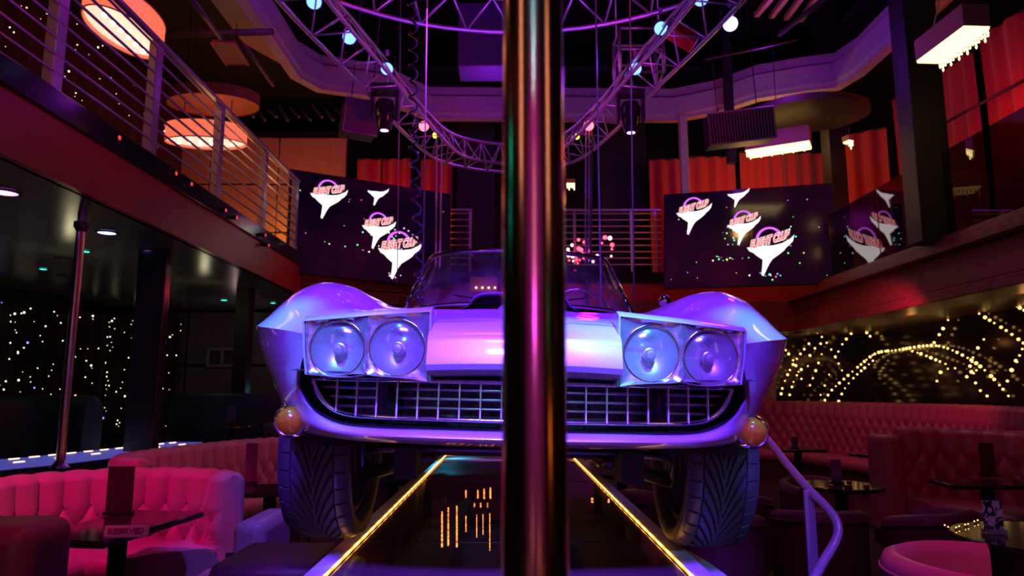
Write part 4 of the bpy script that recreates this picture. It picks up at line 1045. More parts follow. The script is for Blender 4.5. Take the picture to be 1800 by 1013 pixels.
# drum lamps above the left balcony
drum_m = emit('drum_fabric', (1, .17, .09), 1.0); drum_in = emit('drum_diffuser', (1, .55, .40), 1.5)
def oval(a, b, z, n=40): return [(a * math.cos(t), b * math.sin(t), z) for t in frange(0, 2 * PI * (n - 1) / n, n)]
dl = thing('drum_lamp', 'long oval pink-lit drum lamp at the upper left behind the railing', 'lamp', (0, 0, 0))
MB().grid([oval(.52, .27, 0), oval(.52, .27, .24)], cv=True).build('shade', drum_m, dl, world=False, smooth=40)
MB().tube(oval(.52, .27, 0), .008, 6, closed=True).tube(oval(.52, .27, .24), .008, 6, closed=True).build('hoop', mat('hoop', (.5, .15, .1), .4), dl, world=False)
dd = MB(); dd.add(oval(.5, .25, .03), [tuple(range(40))]); dd.build('diffuser', drum_in, dl, world=False)
for k in range(6):
    MB().sphere((-.34 + .136 * k, 0, .0), .022, 10, 6).build('bulb', emit('drum_bulb', (1, .75, .5), 12), dl, world=False)
for s in (-1, 1): MB().cyl((s * .3, 0, .24), (s * .3, 0, 2.0), .006, 6).build('suspension', black, dl, world=False)
o = dup(dl, P(362, 252, 9.1), rz=.12, label='oval pink-lit drum lamp hanging before the tan panel wall, level with the third post')
dl.location = P(219, 60, 6.3); dl.rotation_euler = (0, 0, PI / 2)
p = P(375, 186, 9.3)
dk_ = thing('drum_lamp', 'unlit wide oval drum lamp, brown underside, above the lit one', 'lamp', p)
MB().grid([oval(.62, .42, 0), oval(.62, .42, .16)], cv=True).build('shade', mat('unlit_shade', (.25, .07, .04), .6), dk_, world=False, smooth=40)
u = MB(); u.add(oval(.61, .41, .01), [tuple(range(40))]); u.build('diffuser', mat('unlit_diffuser', (.30, .09, .05), .6), dk_, world=False)
p = P(1425, 205, 9.0)
dk_ = thing('drum_lamp', 'unlit wide oval drum lamp, dark olive underside, right of the wide speaker', 'lamp', p)
MB().grid([oval(.75, .6, 0), oval(.75, .6, .09)], cv=True).build('shade', mat('unlit_olive', (.06, .045, .02), .6), dk_, world=False, smooth=40)
u = MB(); u.add(oval(.74, .59, .01), [tuple(range(40))]); u.build('diffuser', mat('unlit_olive', (.06, .045, .02), .6), dk_, world=False)

# crystal chandeliers
cryst = emit('crystal_lit', (1, .70, .26), 5); tray = emit('chandelier_tray', (1, .68, .25), 3.4)
def chandelier(lab, loc, rz, L, W=.32, H=.22, n=18, lit=True, sc_=1):
    t = thing('crystal_chandelier', lab, 'chandelier', loc); t.rotation_euler = (0, 0, rz)
    a = tray if lit else emit('tray_dim', (1, .55, .12), .8); c = cryst if lit else emit('crystal_dim', (.9, .5, .2), .3)
    MB().grid([[(-L / 2, -W / 2, z), (L / 2, -W / 2, z), (L / 2, W / 2, z), (-L / 2, W / 2, z)] for z in (0, H)], cv=True).build('fabric_shade', mat('shade_gold', (.55, .33, .15), .7), t, world=False)
    MB().box((0, 0, .0), (L - .01, W - .01, .05)).build('light_tray', a, t, world=False, bevel=.01)
    proto = None
    for k in range(n):
        x = -L / 2 + L * (k + .5) / n
        if proto is None:
            proto = MB().lathe([(.001, -.075), (.010, -.062), (.005, -.048), (.013, -.034), (.005, -.018), (.009, -.01), (.001, 0)], (0, 0, 0), 'z', 8).build('crystal_drop', c, t, world=False); o = proto
        else: o = proto.copy(); C.objects.link(o); o.parent = t
        o.location = (x, -W / 2 + .02, -.02); o.scale = (1, 1, (1, 1.5, .8)[k % 3])
    for s in (-1, 1): MB().tube([(s * L * .4, 0, H), (0, 0, H + .5), (0, 0, 8.2 - loc[2])], .005, 6).build('suspension', darksteel, t, world=False)
    return t
a, b = P(1318, 272, 9.25), P(1420, 252, 8.9)
chandelier('glowing crystal chandelier below the wide ceiling speaker', (a + b) / 2, math.atan2(b.y - a.y, b.x - a.x), .80)
a, b = P(1678, 112, 6.9), P(1762, 66, 6.2)
chandelier('glowing crystal chandelier at the upper right corner over the red curtain', Vector((4.32, 6.5, a.z)), PI / 2 + .05, .72, W=.26)
chandelier('dim unlit chandelier low on the right in front of the large red curtain', P(1668, 336, 8.6), -.3, .62, lit=False, n=14)
chandelier('tiny distant crystal chandelier just right of the brass pole', P(1003, 324, 12.5), 0, .15, W=.15, H=.08, n=5)
chandelier('tiny crystal chandelier sliver right of the large chandelier', P(1491, 249, 9.9), .4, .10, W=.12, H=.08, n=3)

# downlights in the soffit below the left balcony
dlm = {'violet': emit('dl_violet', (.85, .15, 1), 7), 'blue': emit('dl_blue', (.35, .35, 1), 7), 'teal': emit('dl_teal', (.05, 1, .8), 4), 'off': mat('dl_off', (.16, .10, .20), .4)}
for q, c, sz, d in (((8, 337), 'violet', .085, 'nearest, at the left picture edge'), ((188, 408), 'blue', .075, 'right of the slim pole top'), ((263, 440), 'blue', .07, 'against the dark square column'), ((150, 441), 'teal', .045, 'right behind the slim pole'), ((76, 472), 'teal', .045, 'above the left end of the starlight curtain'),
                    ((113, 455), 'off', .075, 'unlit disc left of the slim pole'), ((115, 484), 'off', .08, 'unlit disc just above the starlight curtain'), ((320, 542), 'off', .09, 'unlit disc near the grey panel wall'), ((394, 527), 'teal', .055, 'above the white wall vent'), ((480, 532), 'teal', .05, 'beside the left car wing'), ((441, 545), 'teal', .03, 'tiny, between its two neighbours')):
    D = 1.4 / ((P(q[0], q[1], 1).z - CAMZ)); p = P(q[0], q[1], D); p.z = UB
    t = thing('ceiling_downlight', 'round %s recessed ceiling downlight, %s' % ({'off': 'unlit', 'teal': 'teal-glowing'}.get(c, c + '-glowing'), d), 'downlight', p, 'downlights under the left balcony')
    MB().lathe([(sz * 1.25, -.001), (sz * 1.25, -.012), (sz, -.014), (sz * .95, -.004)], p).build('trim_ring', darksteel, t, smooth=40)
    MB().lathe([(sz * .96, -.008), (.001, -.008)], p).build('lens', dlm[c], t)

# reflections of fairy lights in the dark mirror wall, built as glowing strings
fb = emit('mirrored_bulb', (1, .55, .14), 3.5)
S = [[(115, 610), (160, 660), (205, 720), (255, 790), (290, 870)], [(340, 625), (400, 690), (440, 750), (480, 830)], [(545, 580), (585, 640), (612, 670)], [(523, 657), (480, 710), (450, 770)],
     [(400, 970), (430, 925), (490, 870), (560, 810), (640, 750), (740, 735), (870, 715), (960, 722), (1075, 775), (1150, 830), (1210, 890), (1260, 950)], [(1000, 555), (950, 640), (912, 700)], [(1100, 550), (1180, 600), (1260, 650), (1330, 702)],
     [(1145, 685), (1105, 745), (1080, 810)], [(325, 705), (280, 760), (235, 830), (205, 900), (195, 940)], [(380, 705), (350, 730), (330, 760)], [(235, 945), (255, 880), (285, 830), (320, 810)], [(465, 975), (490, 920), (540, 860), (625, 785)],
     [(810, 740), (870, 760), (965, 800)], [(1090, 790), (1110, 900), (1160, 950)], [(1300, 530), (1333, 548)], [(1295, 785), (1270, 840), (1255, 880)], [(385, 755), (350, 850), (330, 900)], [(420, 850), (400, 900), (380, 945)], [(925, 880), (950, 830), (1010, 820)], [(1065, 860), (1090, 835), (1110, 830)], [(105, 945), (120, 915), (135, 890)],
     [(1325, 730), (1300, 790)]]
D_S = ['short string falling from an amber glow beside the right car wing', 'string slanting down from the amber glow in the middle of the wall', 'short string at the top left of the big arch', 'short string leaning the other way left of the big arch', 'longest string forming the big arch across the wall',
       'steep short string above the top of the big arch', 'string sloping down to the right from the amber glow at the right', 'short steep string crossing the right half of the big arch', 'curved string nearest the car, upper one', 'tiny curved string high left of the arch', 'curved string beside the turn signal side of the car', 'string running parallel below the left end of the big arch',
       'string below the top of the arch sloping right', 'string falling below the right half of the arch', 'string stub at the right picture edge, highest', 'short string at the far right below the arch end', 'steep string in the tangle left of the arch, left one', 'steep string in the tangle left of the arch, right one', 'small string hooking under the arch centre', 'small string left of the purple-lit glasses', 'tiny string lowest left by the bench top', 'short string at the right picture edge, lower one']
fbulb = None
for i, s in enumerate(S):
    w = []
    for x, y in s:
        px, py = 1300 + x / 2.666, 340 + y / 2.666; D = min(12.9, 6.35 * 1250 / (px - 894)); w.append(P(px, py, D))
    c = catmull(w, 10) if len(w) > 2 else [w[0].lerp(w[1], t) for t in frange(0, 1, 11)]
    t = thing('mirrored_light_string', 'reflected warm fairy lights, ' + D_S[i], 'string lights', w[0], 'reflected fairy light strings under the right balcony')
    MB().tube(c, .004, 5).build('wire', black, t)
    L = [0]
    for k in range(1, len(c)): L.append(L[-1] + (c[k] - c[k - 1]).length)
    nb = max(3, int(L[-1] / .105))
    for j in range(nb):
        sx = L[-1] * j / (nb - 1) + (random.uniform(-.02, .02) if 0 < j < nb - 1 else 0); k = 0
        while k < len(L) - 2 and sx > L[k + 1]: k += 1
        p = c[k].lerp(c[k + 1], (sx - L[k]) / max(1e-6, L[k + 1] - L[k]))
        if fbulb is None: fbulb = MB().sphere((0, 0, 0), .018, 8, 5).build('bulb', fb, t, world=False); o = fbulb
        else: o = fbulb.copy(); C.objects.link(o); o.parent = t
        o.location = p - t.location; k_ = random.choice((.7, .9, 1.1, 1.3)); o.scale = (k_,) * 3
# ------------------------------------------------------------------ tufted booths
def resample(path, step):
    c = catmull([Vector((*p, 0)) for p in path], 12); L = [0]
    for k in range(1, len(c)): L.append(L[-1] + (c[k] - c[k - 1]).length)
    n = max(2, int(L[-1] / step) + 1); out = []; k = 0
    for i in range(n):
        s = L[-1] * i / (n - 1)
        while k < len(L) - 2 and s > L[k + 1]: k += 1
        t = (s - L[k]) / (L[k + 1] - L[k]); p = c[k].lerp(c[k + 1], t); a = c[max(0, k - 1)]; b = c[min(len(c) - 1, k + 2)]; d = (b - a).normalized()
        out.append((s, p, Vector((d.y, -d.x, 0))))
    return out, L[-1]
buttonm = mat('tuft_button', (.10, .04, .05), .4)
def tufted(label, path, z0, z1, m, side=1, sp=.16, rowh=.13, h0=.15, amp=.045, th=.13, seat=None, buttons=True, seat_d=.5, seat_m=None, name='tufted_booth', group=None, roll=.05, step=None):
    """side=1: cushions face the right-hand side of the path direction"""
    t = thing(name, label, 'booth', (*path[0], 0), group)
    pts, L = resample(path, step or sp / 9); n = max(1, round(L / sp)); rows = []
    hs = frange(0, z1 - z0 - roll, 44)
    for s, p, nr in pts:
        nr = nr * side; u = s / L * n; row = []
        edge = min(1, s / .05, (L - s) / .05); edge = math.sqrt(max(0, edge))
        for h in reversed(hs):
            if h < h0: f = abs(math.sin(PI * u)) ** .7; f = f * (1 - (h / h0)) * .6 + f * (h / h0)
            else:
                w = (h - h0) / (2 * rowh); f = abs(math.sin(PI * (u + w)) * math.sin(PI * (u - w))) ** .42
            z = z1 - roll - h; row.append(p + nr * ((th / 2 + amp * f) * (.5 + .5 * edge)) + Vector((0, 0, z)))
        f0 = abs(math.sin(PI * u)) ** .7 * .6
        for a in frange(.12, PI - .05, 11):
            rr = th / 2 + amp * f0 * max(0, math.cos(a))
            row.append(p + nr * (rr * math.cos(a) * (.5 + .5 * edge)) + Vector((0, 0, z1 - roll + (roll + .02 * f0) * math.sin(a))))
        row.append(p - nr * (th / 2) + Vector((0, 0, z0))); rows.append(row)
    mb = MB().grid(rows); k = len(rows[0])
    mb.f.append(tuple(range(k))); mb.f.append(tuple(range(len(mb.v) - k, len(mb.v))))
    mb.build('tufted_back', m, t, smooth=50)
    if buttons:
        o0 = None; bt = []
        nrow = int((z1 - z0 - roll - h0) / rowh) + 1
        for r in range(nrow):
            h = h0 + r * rowh
            for i in range(0, n + 1):
                uu = i + (.5 if r % 2 else 0)
                if uu <= .2 or uu >= n - .2: continue
                s = uu / n * L; q = min(pts, key=lambda a: abs(a[0] - s)); bt.append(q[1] + q[2] * side * (th / 2 + .006) + Vector((0, 0, z1 - roll - h)))
        extra = MB()
        for i, b in enumerate(bt):
            if i < 90:
                if o0 is None: o0 = MB().sphere((0, 0, 0), .011, 8, 5).build('button', buttonm, t, world=False); o = o0
                else: o = o0.copy(); C.objects.link(o); o.parent = t
                o.location = b - t.location
            else: extra.sphere(b, .011, 6, 4)
        if extra.v: extra.build('button', buttonm, t)['kind'] = 'stuff'
    if seat:
        rows = []
        for s, p, nr in pts[::3] + [pts[-1]]:
            nr = nr * side; d0 = th / 2 + .01
            pr = [(d0, seat - .16), (d0, seat), (d0 + .05, seat + .012), (d0 + seat_d * .6, seat + .014), (d0 + seat_d * .9, seat), (d0 + seat_d - .01, seat - .03), (d0 + seat_d, seat - .07), (d0 + seat_d - .01, seat - .12), (d0 + seat_d - .03, seat - .15)]
            rows.append([p + nr * a + Vector((0, 0, z)) for a, z in pr])
        mb = MB().grid(rows, cv=True); k = len(rows[0]); mb.f.append(tuple(range(k))); mb.f.append(tuple(range(len(mb.v) - k, len(mb.v))))
        mb.build('seat_cushion', seat_m or m, t, smooth=50)
        rows = [[p + nr * side * a + Vector((0, 0, z)) for a, z in ((th / 2, 0), (th / 2, seat - .15), (th / 2 + seat_d - .06, seat - .15), (th / 2 + seat_d - .06, 0))] for s, p, nr in pts[::3] + [pts[-1]]]
        mb = MB().grid(rows, cv=True); mb.f.append((0, 1, 2, 3)); q = len(mb.v); mb.f.append((q - 4, q - 3, q - 2, q - 1)); mb.build('plinth', mat('plinth', (.05, .02, .02), .6), t)
    return t
tufted('curved pale leather tufted booth at the lower left, hot pink on its left', [(-3.10, 3.85), (-3.02, 4.2), (-2.90, 4.55), (-2.62, 4.78), (-2.30, 4.86), (-2.0, 4.80), (-1.80, 4.68), (-1.68, 4.48)], .36, .90, pinkleather, 1, .165, .115, .15, .065, .15, seat=.47, seat_d=.52)
tufted('second curved tufted booth behind the near left booth, purple rolled end', [(-2.62, 5.22), (-2.90, 5.45), (-3.0, 5.8), (-2.95, 6.3), (-2.85, 6.8), (-2.6, 7.5), (-2.2, 7.95), (-1.6, 8.15)], .36, .925, pinkleather, 1, .165, .12, .15, .065, .15, seat=.45, seat_d=.5, buttons=True)
tufted('long high tufted red bench running under the right balcony', [(4.3, 12.7), (4.95, 12.0), (5.3, 10.6), (5.45, 9.5), (5.4, 8.2), (5.15, 7.1), (4.8, 6.3)], .40, 1.25, redleather, 1, .19, .14, .14, .06, .13, seat=.46, seat_d=.5, buttons=False)
tufted('curved tufted red booth at the right edge in front of the long bench', [(3.62, 6.75), (3.95, 6.72), (4.2, 6.45), (4.35, 6.1), (4.5, 5.6), (4.55, 5.1)], .36, 1.07, redleather, 1, .19, .14, .14, .06, .13, seat=.45, seat_d=.48, buttons=False)
# vertical booth end panel left of that booth
def block(name, label, cat, c, d, m, bev=.05, rz=0, part='cushion'):
    t = thing(name, label, cat, (c[0], c[1], 0))
    MB().box(c, d, rz=rz).build(part, m, t, bevel=bev, bseg=4)
    MB().box((c[0], c[1], (c[2] - d[2] / 2) / 2), (d[0] - .04, d[1] - .04, max(.02, c[2] - d[2] / 2)), rz=rz).build('base', black, t)
    return t
block('booth_end', 'upright red leather booth end beside the dark table at the right', 'booth end', (3.55, 6.85, .56), (.16, .40, .90), redleather, .05, part='padded_panel')
block('booth_end', 'dark padded booth end in the lower left corner, pink sheen on its top', 'booth end', (-2.32, 3.05, .50), (.90, .34, .76), redleather, .07, part='padded_panel')
block('booth_end', 'rounded purple leather arm standing right of the near left booth', 'booth end', (-1.44, 4.35, .42), (.18, .55, .54), pinkleather, .06, part='padded_panel')
block('low_bench', 'low dark red bench under the left front tyre', 'bench', (-1.02, 3.35, .52), (.48, .5, .34), mat('maroon_seat', (.10, .03, .035), .45), .05, part='seat')
# dark teal booths under the left balcony
for i, (pth, z, lab) in enumerate((([(-5.6, 7.4), (-5.1, 7.9), (-4.5, 7.7), (-4.1, 7.1)], 1.36, 'tall dark teal booth back before the starlight curtain at the left edge'), ([(-4.2, 9.2), (-3.95, 8.85), (-3.2, 8.85), (-2.7, 9.15)], 1.38, 'tall dark teal curved booth back between the two square columns'),
                                   ([(-2.9, 8.5), (-2.7, 8.8), (-2.3, 9.0), (-1.9, 9.0)], 1.05, 'lower dark teal booth back left of the car wing'))):
    tufted(lab, pth, 0, z, tealleather, -1, .5, .5, .9, .02, .2, buttons=False, name='teal_booth', roll=.16, step=.06)

# ------------------------------------------------------------------ tables and what stands on them
def table(label, c, d=None, r=None, z=.72, rz=0, name='pedestal_table', leg=.045, group=None):
    t = thing(name, label, 'table', (c[0], c[1], 0), group)
    if r: MB().lathe([(.001, z - .032), (r - .015, z - .032), (r, z - .022), (r, z - .008), (r - .008, z), (.001, z)], (c[0], c[1], 0), 'z', 48).build('table_top', tabletop, t, smooth=35)
    else: MB().box((c[0], c[1], z - .018), (*d, .036), rz=rz).build('table_top', tabletop, t, bevel=.012, bseg=3)
    MB().cyl((c[0], c[1], .03), (c[0], c[1], z - .03), leg, 20).build('pedestal', black, t, smooth=40)
    MB().lathe([(.001, 0), (.22, 0), (.22, .012), (.05, .035), (.001, .035)], (c[0], c[1], 0), 'z', 28).build('foot', black, t, smooth=35)
    return t
def menu(label, p, w=.14, h=.26, rz=.0, m=None):
    t = thing('menu_holder', label, 'menu', p)
    MB().box((p[0], p[1], p[2] + h / 2), (w, .012, h), rz=rz).build('card', m or mat('menu_cover', (.06, .02, .035), .5), t)
    MB().box((p[0], p[1], p[2] + .008), (w + .01, .06, .016), rz=rz).build('foot', black, t)
    return t
table('dark stone-topped rectangular table before the near left booth', (-2.04, 3.88), (.46, .86), rz=-.12, leg=.045)
menu('tall dark menu card on the near left table behind the reserved sign', onplane(208, 905, .72), .14, .265, .1)
rsp = P(224, 922, 3.52); rsp.z = .722
rs = thing('reserved_sign', 'clear pink-lit acrylic sign reading RESERVED on the near left table', 'sign', rsp)
acr = mat('pink_acrylic', (.9, .6, .78), .15, trans=.1, coat=.5, alpha=1)
MB().box((rsp.x, rsp.y, rsp.z + .028), (.205, .014, .052), rz=.1, rx=-.25).build('plate', acr, rs, bevel=.005)
MB().box((rsp.x, rsp.y + .015, rsp.z + .004), (.205, .05, .008), rz=.1).build('foot', acr, rs)
vs, fs = textmesh('RESERVED', .036); mb = MB(); R_ = Euler((PI / 2 - .25, 0, .1)).to_matrix()
mb.add([Vector((rsp.x, rsp.y - .014, rsp.z + .018)) + R_ @ Vector((v.x, v.y, v.z)) for v in vs], fs); mb.build('lettering', mat('sign_ink', (.35, .03, .15), .5), rs)
table('dark table of the second left booth, half hidden by the left tyre', (-1.72, 5.3), (.6, .5), rz=.25)
menu('violet menu card on the table left of the left tyre', onplane(440, 851, .72), .085, .30, 0, mat('menu_violet', (.22, .10, .30), .4))
table('small round teal-edged table in the dark area under the left balcony', tuple(onplane(406, 748, 1.04))[:2], r=.26, z=1.04)
menu('small grey menu card on the dark round table under the left balcony', onplane(406, 746, 1.04), .09, .21, 0, mat('menu_grey', (.10, .11, .14), .4))
table('round dark table seen past the left tyre beside the catwalk', (-.93, 5.9), r=.28)
p = P(708, 832, 5.9); tg_ = thing('candle_holder', 'slim glass holder standing on the round table past the left tyre', 'holder', p)
MB().cyl(p, p + Vector((0, 0, .09)), .012, 10).build('glass', mat('violet_glass', (.6, .5, .8), .1), tg_); MB().lathe([(.03, 0), (.03, .008), (.001, .01)], p).build('foot', chrome, tg_)
table('round dark table past the right tyre beside the catwalk', (.98, 6.3), r=.28)
table('small dark table standing before the long red bench, nearest the car', tuple(onplane(1402, 788, .72))[:2], (.55, .5))
menu('small menu card on the table nearest the car by the long red bench', onplane(1398, 790, .72), .07, .15, 0, mat('menu_grey', (.10, .11, .14), .4))
table('small dark table before the middle of the long red bench', (4.05, 7.8), (.55, .5), z=.75, rz=.4)
menu('small dark menu card on the table before the middle of the long bench', onplane(1572, 793, .75), .08, .16, 0)
table('round dark table with a menu card and tea lights between the tub chairs', (2.48, 5.45), r=.30)
menu('grey menu card on the round table between the tub chairs', onplane(1471, 851, .72), .075, .18, 0, mat('menu_grey2', (.16, .10, .20), .4))
table('dark rectangular table before the curved right booth', (3.68, 5.62), (.7, .42), rz=-.1)
menu('tall dark menu card on the table before the curved right booth', onplane(1738, 838, .72), .12, .27, 0)
tea = emit('tea_flame', (1, .45, .1), 9)
def tealight(lab, p, gr):
    t = thing('tea_light', lab, 'candle', p, gr)
    MB().lathe([(.018, 0), (.02, .03), (.017, .03), (.015, .006), (.001, .006)], p, 'z', 14).build('cup', mat('tea_cup', (.2, .06, .08), .2), t, smooth=40)
    MB().sphere((p[0], p[1], p[2] + .022), .006, 8, 5).build('flame', tea, t)
for i, (x, y, D, d) in enumerate(((1462, 860, 4.95, 'at the foot of the menu card'), (1489, 860, 4.82, 'brightest, right of the menu card'), (1493, 853, 5.0, 'just behind the brightest'), (1524, 860, 5.0, 'right one'), (1453, 867, 4.8, 'leftmost, dim'))):
    p = onplane(x, y, .722); tealight('tea light on the table between the tub chairs, ' + d, p, 'tea lights between the tub chairs')
rt = table('glossy round table at the lower right edge with a flyer on it', (2.60, 3.50), r=.44)
fy_m = mat('flyer_print', (.5, .45, .6), .4)
n, l, b = nodes(fy_m); tc = n.new('ShaderNodeTexCoord'); t = n.new('ShaderNodeTexNoise'); t.inputs['Scale'].default_value = 28; t.inputs['Detail'].default_value = 6; t.inputs['Distortion'].default_value = 1.5; r = n.new('ShaderNodeValToRGB')
r.color_ramp.elements[0].position = .47; r.color_ramp.elements[0].color = (.03, .02, .05, 1); r.color_ramp.elements[1].position = .55; r.color_ramp.elements[1].color = (.65, .6, .75, 1)
l.new(tc.outputs['Object'], t.inputs['Vector']); l.new(t.outputs[0], r.inputs[0]); l.new(r.outputs[0], b.inputs['Base Color'])
def flyer(lab, p, w, h, rz=0, m=fy_m):
    t = thing('table_flyer', lab, 'flyer', p)
    MB().box((p[0], p[1], p[2] + h / 2), (w, .004, h), rz=rz).build('card', m, t)
    # simple printed figure: hair, face, shoulders
    f = MB()
    def el(cx, cz, a, b, dy): 
        pts = [Vector((cx + a * math.cos(k), 0, cz + b * math.sin(k))) for k in frange(0, 2 * PI * 15 / 16, 16)]; R = Euler((0, 0, rz)).to_matrix()
        return [Vector(p) + R @ (q + Vector((0, -.0022 - dy, 0))) for q in pts]
    f.prism(el(-w * .15, h * .72, w * .22, h * .17, 0), (0, -.0004, 0)); 
    f.build('printed_hair', mat('print_black', (.01, .01, .015), .4), t)
    g = MB(); g.prism(el(-w * .15, h * .71, w * .11, h * .10, .0006), (0, -.0003, 0)); g.prism(el(-w * .12, h * .38, w * .2, h * .16, .0006), (0, -.0003, 0))
    g.build('printed_figure', mat('print_pale', (.6, .55, .7), .4), t)
    MB().box((p[0], p[1], p[2] + .01), (w, .05, .02), rz=rz).build('holder', mat('clear_holder', (.6, .55, .7), .1, trans=.5), t)
    return t
p = onplane(1748, 938, .722); flyer('black and white flyer with a long-haired woman on the glossy round table', p, .097, .155)
p = P(417, 1016, 3.9); flyer('small dark flyer with a woman standing at the bottom left beside the purple booth arm', p, .135, .125, 0, mat('flyer_dark', (.05, .03, .07), .4))
block('side_stool', 'low purple-lit stool carrying the dark flyer at the bottom left', 'stool', (-1.50, 3.95, .28), (.34, .34, max(.1, 2 * (p.z - .28))), pinkleather, .03, part='top')
for i, (x, y, D) in enumerate(((1661, 927, 3.35), (1667, 930, 3.33), (1681, 931, 3.32), (1686, 929, 3.33), (1697, 926, 3.36), (1702, 925, 3.37), (1713, 920, 3.45), (1719, 918, 3.46))):
    p = onplane(x, y, .722)
    t = thing('tea_light', 'tiny tea light on the glossy round table, %s along its left rim' % ('first', 'second', 'third', 'fourth', 'fifth', 'sixth', 'seventh', 'last')[i], 'candle', p, 'tea lights on the glossy round table')
    MB().lathe([(.006, 0), (.007, .008), (.001, .008)], p, 'z', 10).build('cup', mat('tea_cup', (.2, .06, .08), .2), t)
    MB().sphere((p.x, p.y, .731), .0035, 6, 4).build('flame', tea, t)

# tub chairs (proto at the origin, open side towards +x)
def tub(label, loc, rz, m, mseat=None, h=.74, arm=.66, r=.31, group='tub chairs at the right'):
    t = thing('tub_chair', label, 'chair', (0, 0, 0), group)
    rows = []
    for k in range(41):
        a = math.radians(52) + math.radians(256) * k / 40; e = abs(k - 20) / 20; H = h - (h - arm) * e ** 2
        c, s = math.cos(a), math.sin(a); ww = .045
        pr = [(r - ww, .26), (r - ww, H - .05), (r - ww * .8, H - .02), (r - ww * .1, H), (r + ww * .8, H - .015), (r + ww * 1.15, H - .05), (r + ww * .9, H - .10), (r + ww * .7, .10), (r, .08)]
        rows.append([(rr * c, rr * s, z) for rr, z in pr])
    mb = MB().grid(rows, cv=True); k = len(rows[0]); mb.f.append(tuple(range(k))); mb.f.append(tuple(range(len(mb.v) - k, len(mb.v))))
    mb.build('shell', m, t, world=False, smooth=50)
    MB().tube([((r + .05) * math.cos(a), (r + .05) * math.sin(a), (h - (h - arm) * abs(e) ** 2) - .06) for a, e in [(math.radians(52 + 256 * k / 40), (k - 20) / 20) for k in range(41)]], .008, 6).build('piping', m, t, world=False, smooth=True)
    MB().lathe([(.001, .28), (r - .05, .28), (r - .03, .31), (r - .03, .40), (r - .06, .43), (.001, .44)], (.02, 0, 0), 'z', 32).build('seat_cushion', mseat or m, t, world=False, smooth=40)
    for sx_, sy in ((-.2, -.2), (-.2, .2), (.2, -.2), (.2, .2)):
        MB().cyl((sx_, sy, .0), (sx_ * .95, sy * .95, .28), .018, 10).build('leg', black, t, world=False)
    t.location = loc; t.rotation_euler = (0, 0, rz); return t
tub0 = tub('hot pink lit tub chair at the bottom right edge before the glossy round table', (1.88, 2.75, .0), .3, mat('rose_leather', (.60, .42, .48), .35), h=.79, arm=.77, r=.40)
darkl = mat('maroon_leather', (.15, .05, .075), .45); add_noise(darkl, 180, bump=.1, dist=.002)
tub1 = tub('dark tub chair behind the handrail foot, closest to the right tyre', (1.34, 4.72, 0), .9, darkl, h=.68, arm=.62, r=.25)
for (x, y, rz, lab) in ((2.00, 4.75, 1.5, 'dark tub chair seen through the bend of the handrail'), (2.68, 4.72, 2.3, 'dark tub chair between the handrail and the glossy round table'), (1.78, 5.72, .1, 'dark tub chair left of the round table with the tea lights'),
                       (2.60, 6.20, -1.5, 'dark tub chair behind the round table with the tea lights'), (3.32, 4.1, -2.5, 'dark tub chair behind the glossy round table at the right edge'), (1.12, 5.50, .4, 'dark tub chair half hidden by the right tyre')):
    dup(tub1, (x, y, 0), rz, lab)
tub2 = tub('pinkish tub chair beyond the left tyre beside the round table', (-1.45, 6.2, 0), .2, pinkleather, r=.25, group='tub chairs past the catwalk')
dup(tub2, (-.80, 6.75, 0), -1.3, 'pinkish tub chair behind the round table past the left tyre')
dup(tub2, (1.65, 6.5, 0), -2.4, 'pinkish tub chair right of the round table past the right tyre')
dup(tub2, (.95, 7.1, 0), -1.6, 'pinkish tub chair directly behind the round table past the right tyre')

# back area: DJ desk with red lamps
dj = thing('dj_desk', 'violet-lit desk with a row of red and pink lamps behind the car', 'desk', (.9, 10.9, 0))
MB().box((.95, 11.2, .95), (1.9, .6, 1.9)).build('desk_body', mat('desk_violet', (.28, .14, .35), .4), dj, bevel=.02)
MB().box((.95, 11.2, 1.925), (2.0, .7, .05)).build('desk_top', mat('desk_blue', (.30, .35, .7), .3), dj, bevel=.01)
rk = random.Random(4)
djl = thing('lamp_cluster', 'cluster of small red and pink lamps behind the top right of the windscreen', 'lamps', P(1020, 440, 11.4))
for k in range(34):
    x = rk.uniform(996, 1045) if k < 26 else rk.uniform(1045, 1085); y = rk.gauss(455, 5) if k < 14 else rk.uniform(416, 452)
    MB().sphere(P(x, y, 11.3), rk.choice((.018, .026, .035)), 8, 5).build('lamp', emit(*(('lamp_red', (1, .04, .08), 7) if k % 3 else ('lamp_pink', (1, .5, .7), 4))), djl)
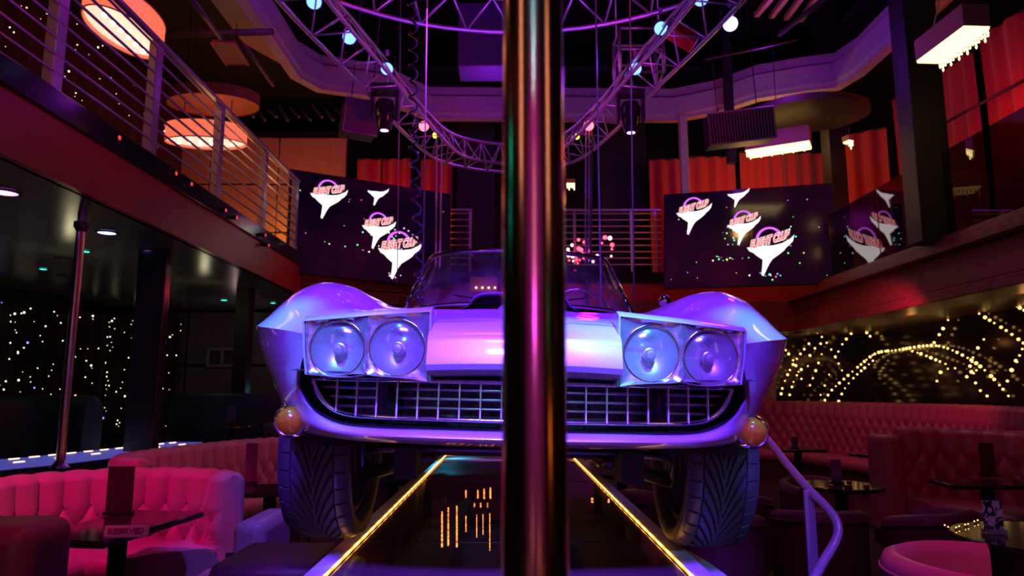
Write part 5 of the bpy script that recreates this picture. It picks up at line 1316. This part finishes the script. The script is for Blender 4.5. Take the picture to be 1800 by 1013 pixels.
q = P(1030, 470, 11.3); MB().box(q, (.9, .1, .05)).box((q.x, q.y, (q.z + 1.95) / 2), (.06, .06, q.z - 1.95)).build('bar', black, djl)
tag(MB().box(P(850, 500, 4.35), (.17, .02, .09)).build('tan_panel', mat('tan_card', (.5, .16, .03), .6), None), 'small tan board with four amber lamps seen through the windscreen', 'board')
lb = thing('lamp_board', 'row of four amber lamps on the tan board seen through the windscreen', 'lamps', P(855, 505, 4.3))
for k in range(4): MB().sphere(P(837 + 11 * k, 506, 4.3), .007, 8, 5).build('lamp', emit('amber_small', (1, .45, .15), 9), lb)

# things on the near side of the room that the chrome, brass and gloss floor mirror
rc = curtain('unseen pale curtain added behind the viewer for violet reflections', [(-3.5, -4.9), (3.5, -4.9)], 0, 4.5, .08, .4, mat('reflector_curtain', (.5, .3, .45), .7))  # added out of view so the chrome and brass reflect violet
mirs = [((-1.8, -1.2, 2.9), (1, .5, .35), 5, .06), ((2.04, -.97, 1.22), (1, .3, .05), 4, .08), ((-1.95, .60, 2.25), (.0, 1, .75), 5, .05), ((-1.95, .72, 2.02), (.0, .9, .8), 3, .045), ((1.9, -1.2, 1.72), (.05, .9, .4), 1.5, .05), ((.05, -3.6, 3.6), (1, .15, .08), 2, .16), ((.05, -2.6, 2.2), (1, .5, .65), 1.0, .03), ((-.5, -2.4, .75), (1, .45, .3), 3, .06), ((.62, -2.4, .66), (1, .38, .08), 2.5, .07), ((2.05, -1.05, 2.75), (1, .3, .3), 2, .06)]
for i, (p, c, s, r) in enumerate(mirs):
    t = thing('globe_lamp', 'small coloured globe lamp behind the viewer, mirrored in the brass pole', 'lamp', p, 'globe lamps behind the viewer')
    if i in (0, 6, 9): MB().cyl((p[0], p[1], p[2] - .6), (p[0], p[1], p[2] + .4), r, 12).build('globe', emit('tube_lamp', c, s), t)
    else: MB().sphere(p, r, 12, 8).build('globe', emit('globe_%d' % i, c, s), t)
    MB().cyl((p[0], p[1], p[2]), (p[0], p[1], 8.2), .005, 6).build('cord', black, t)
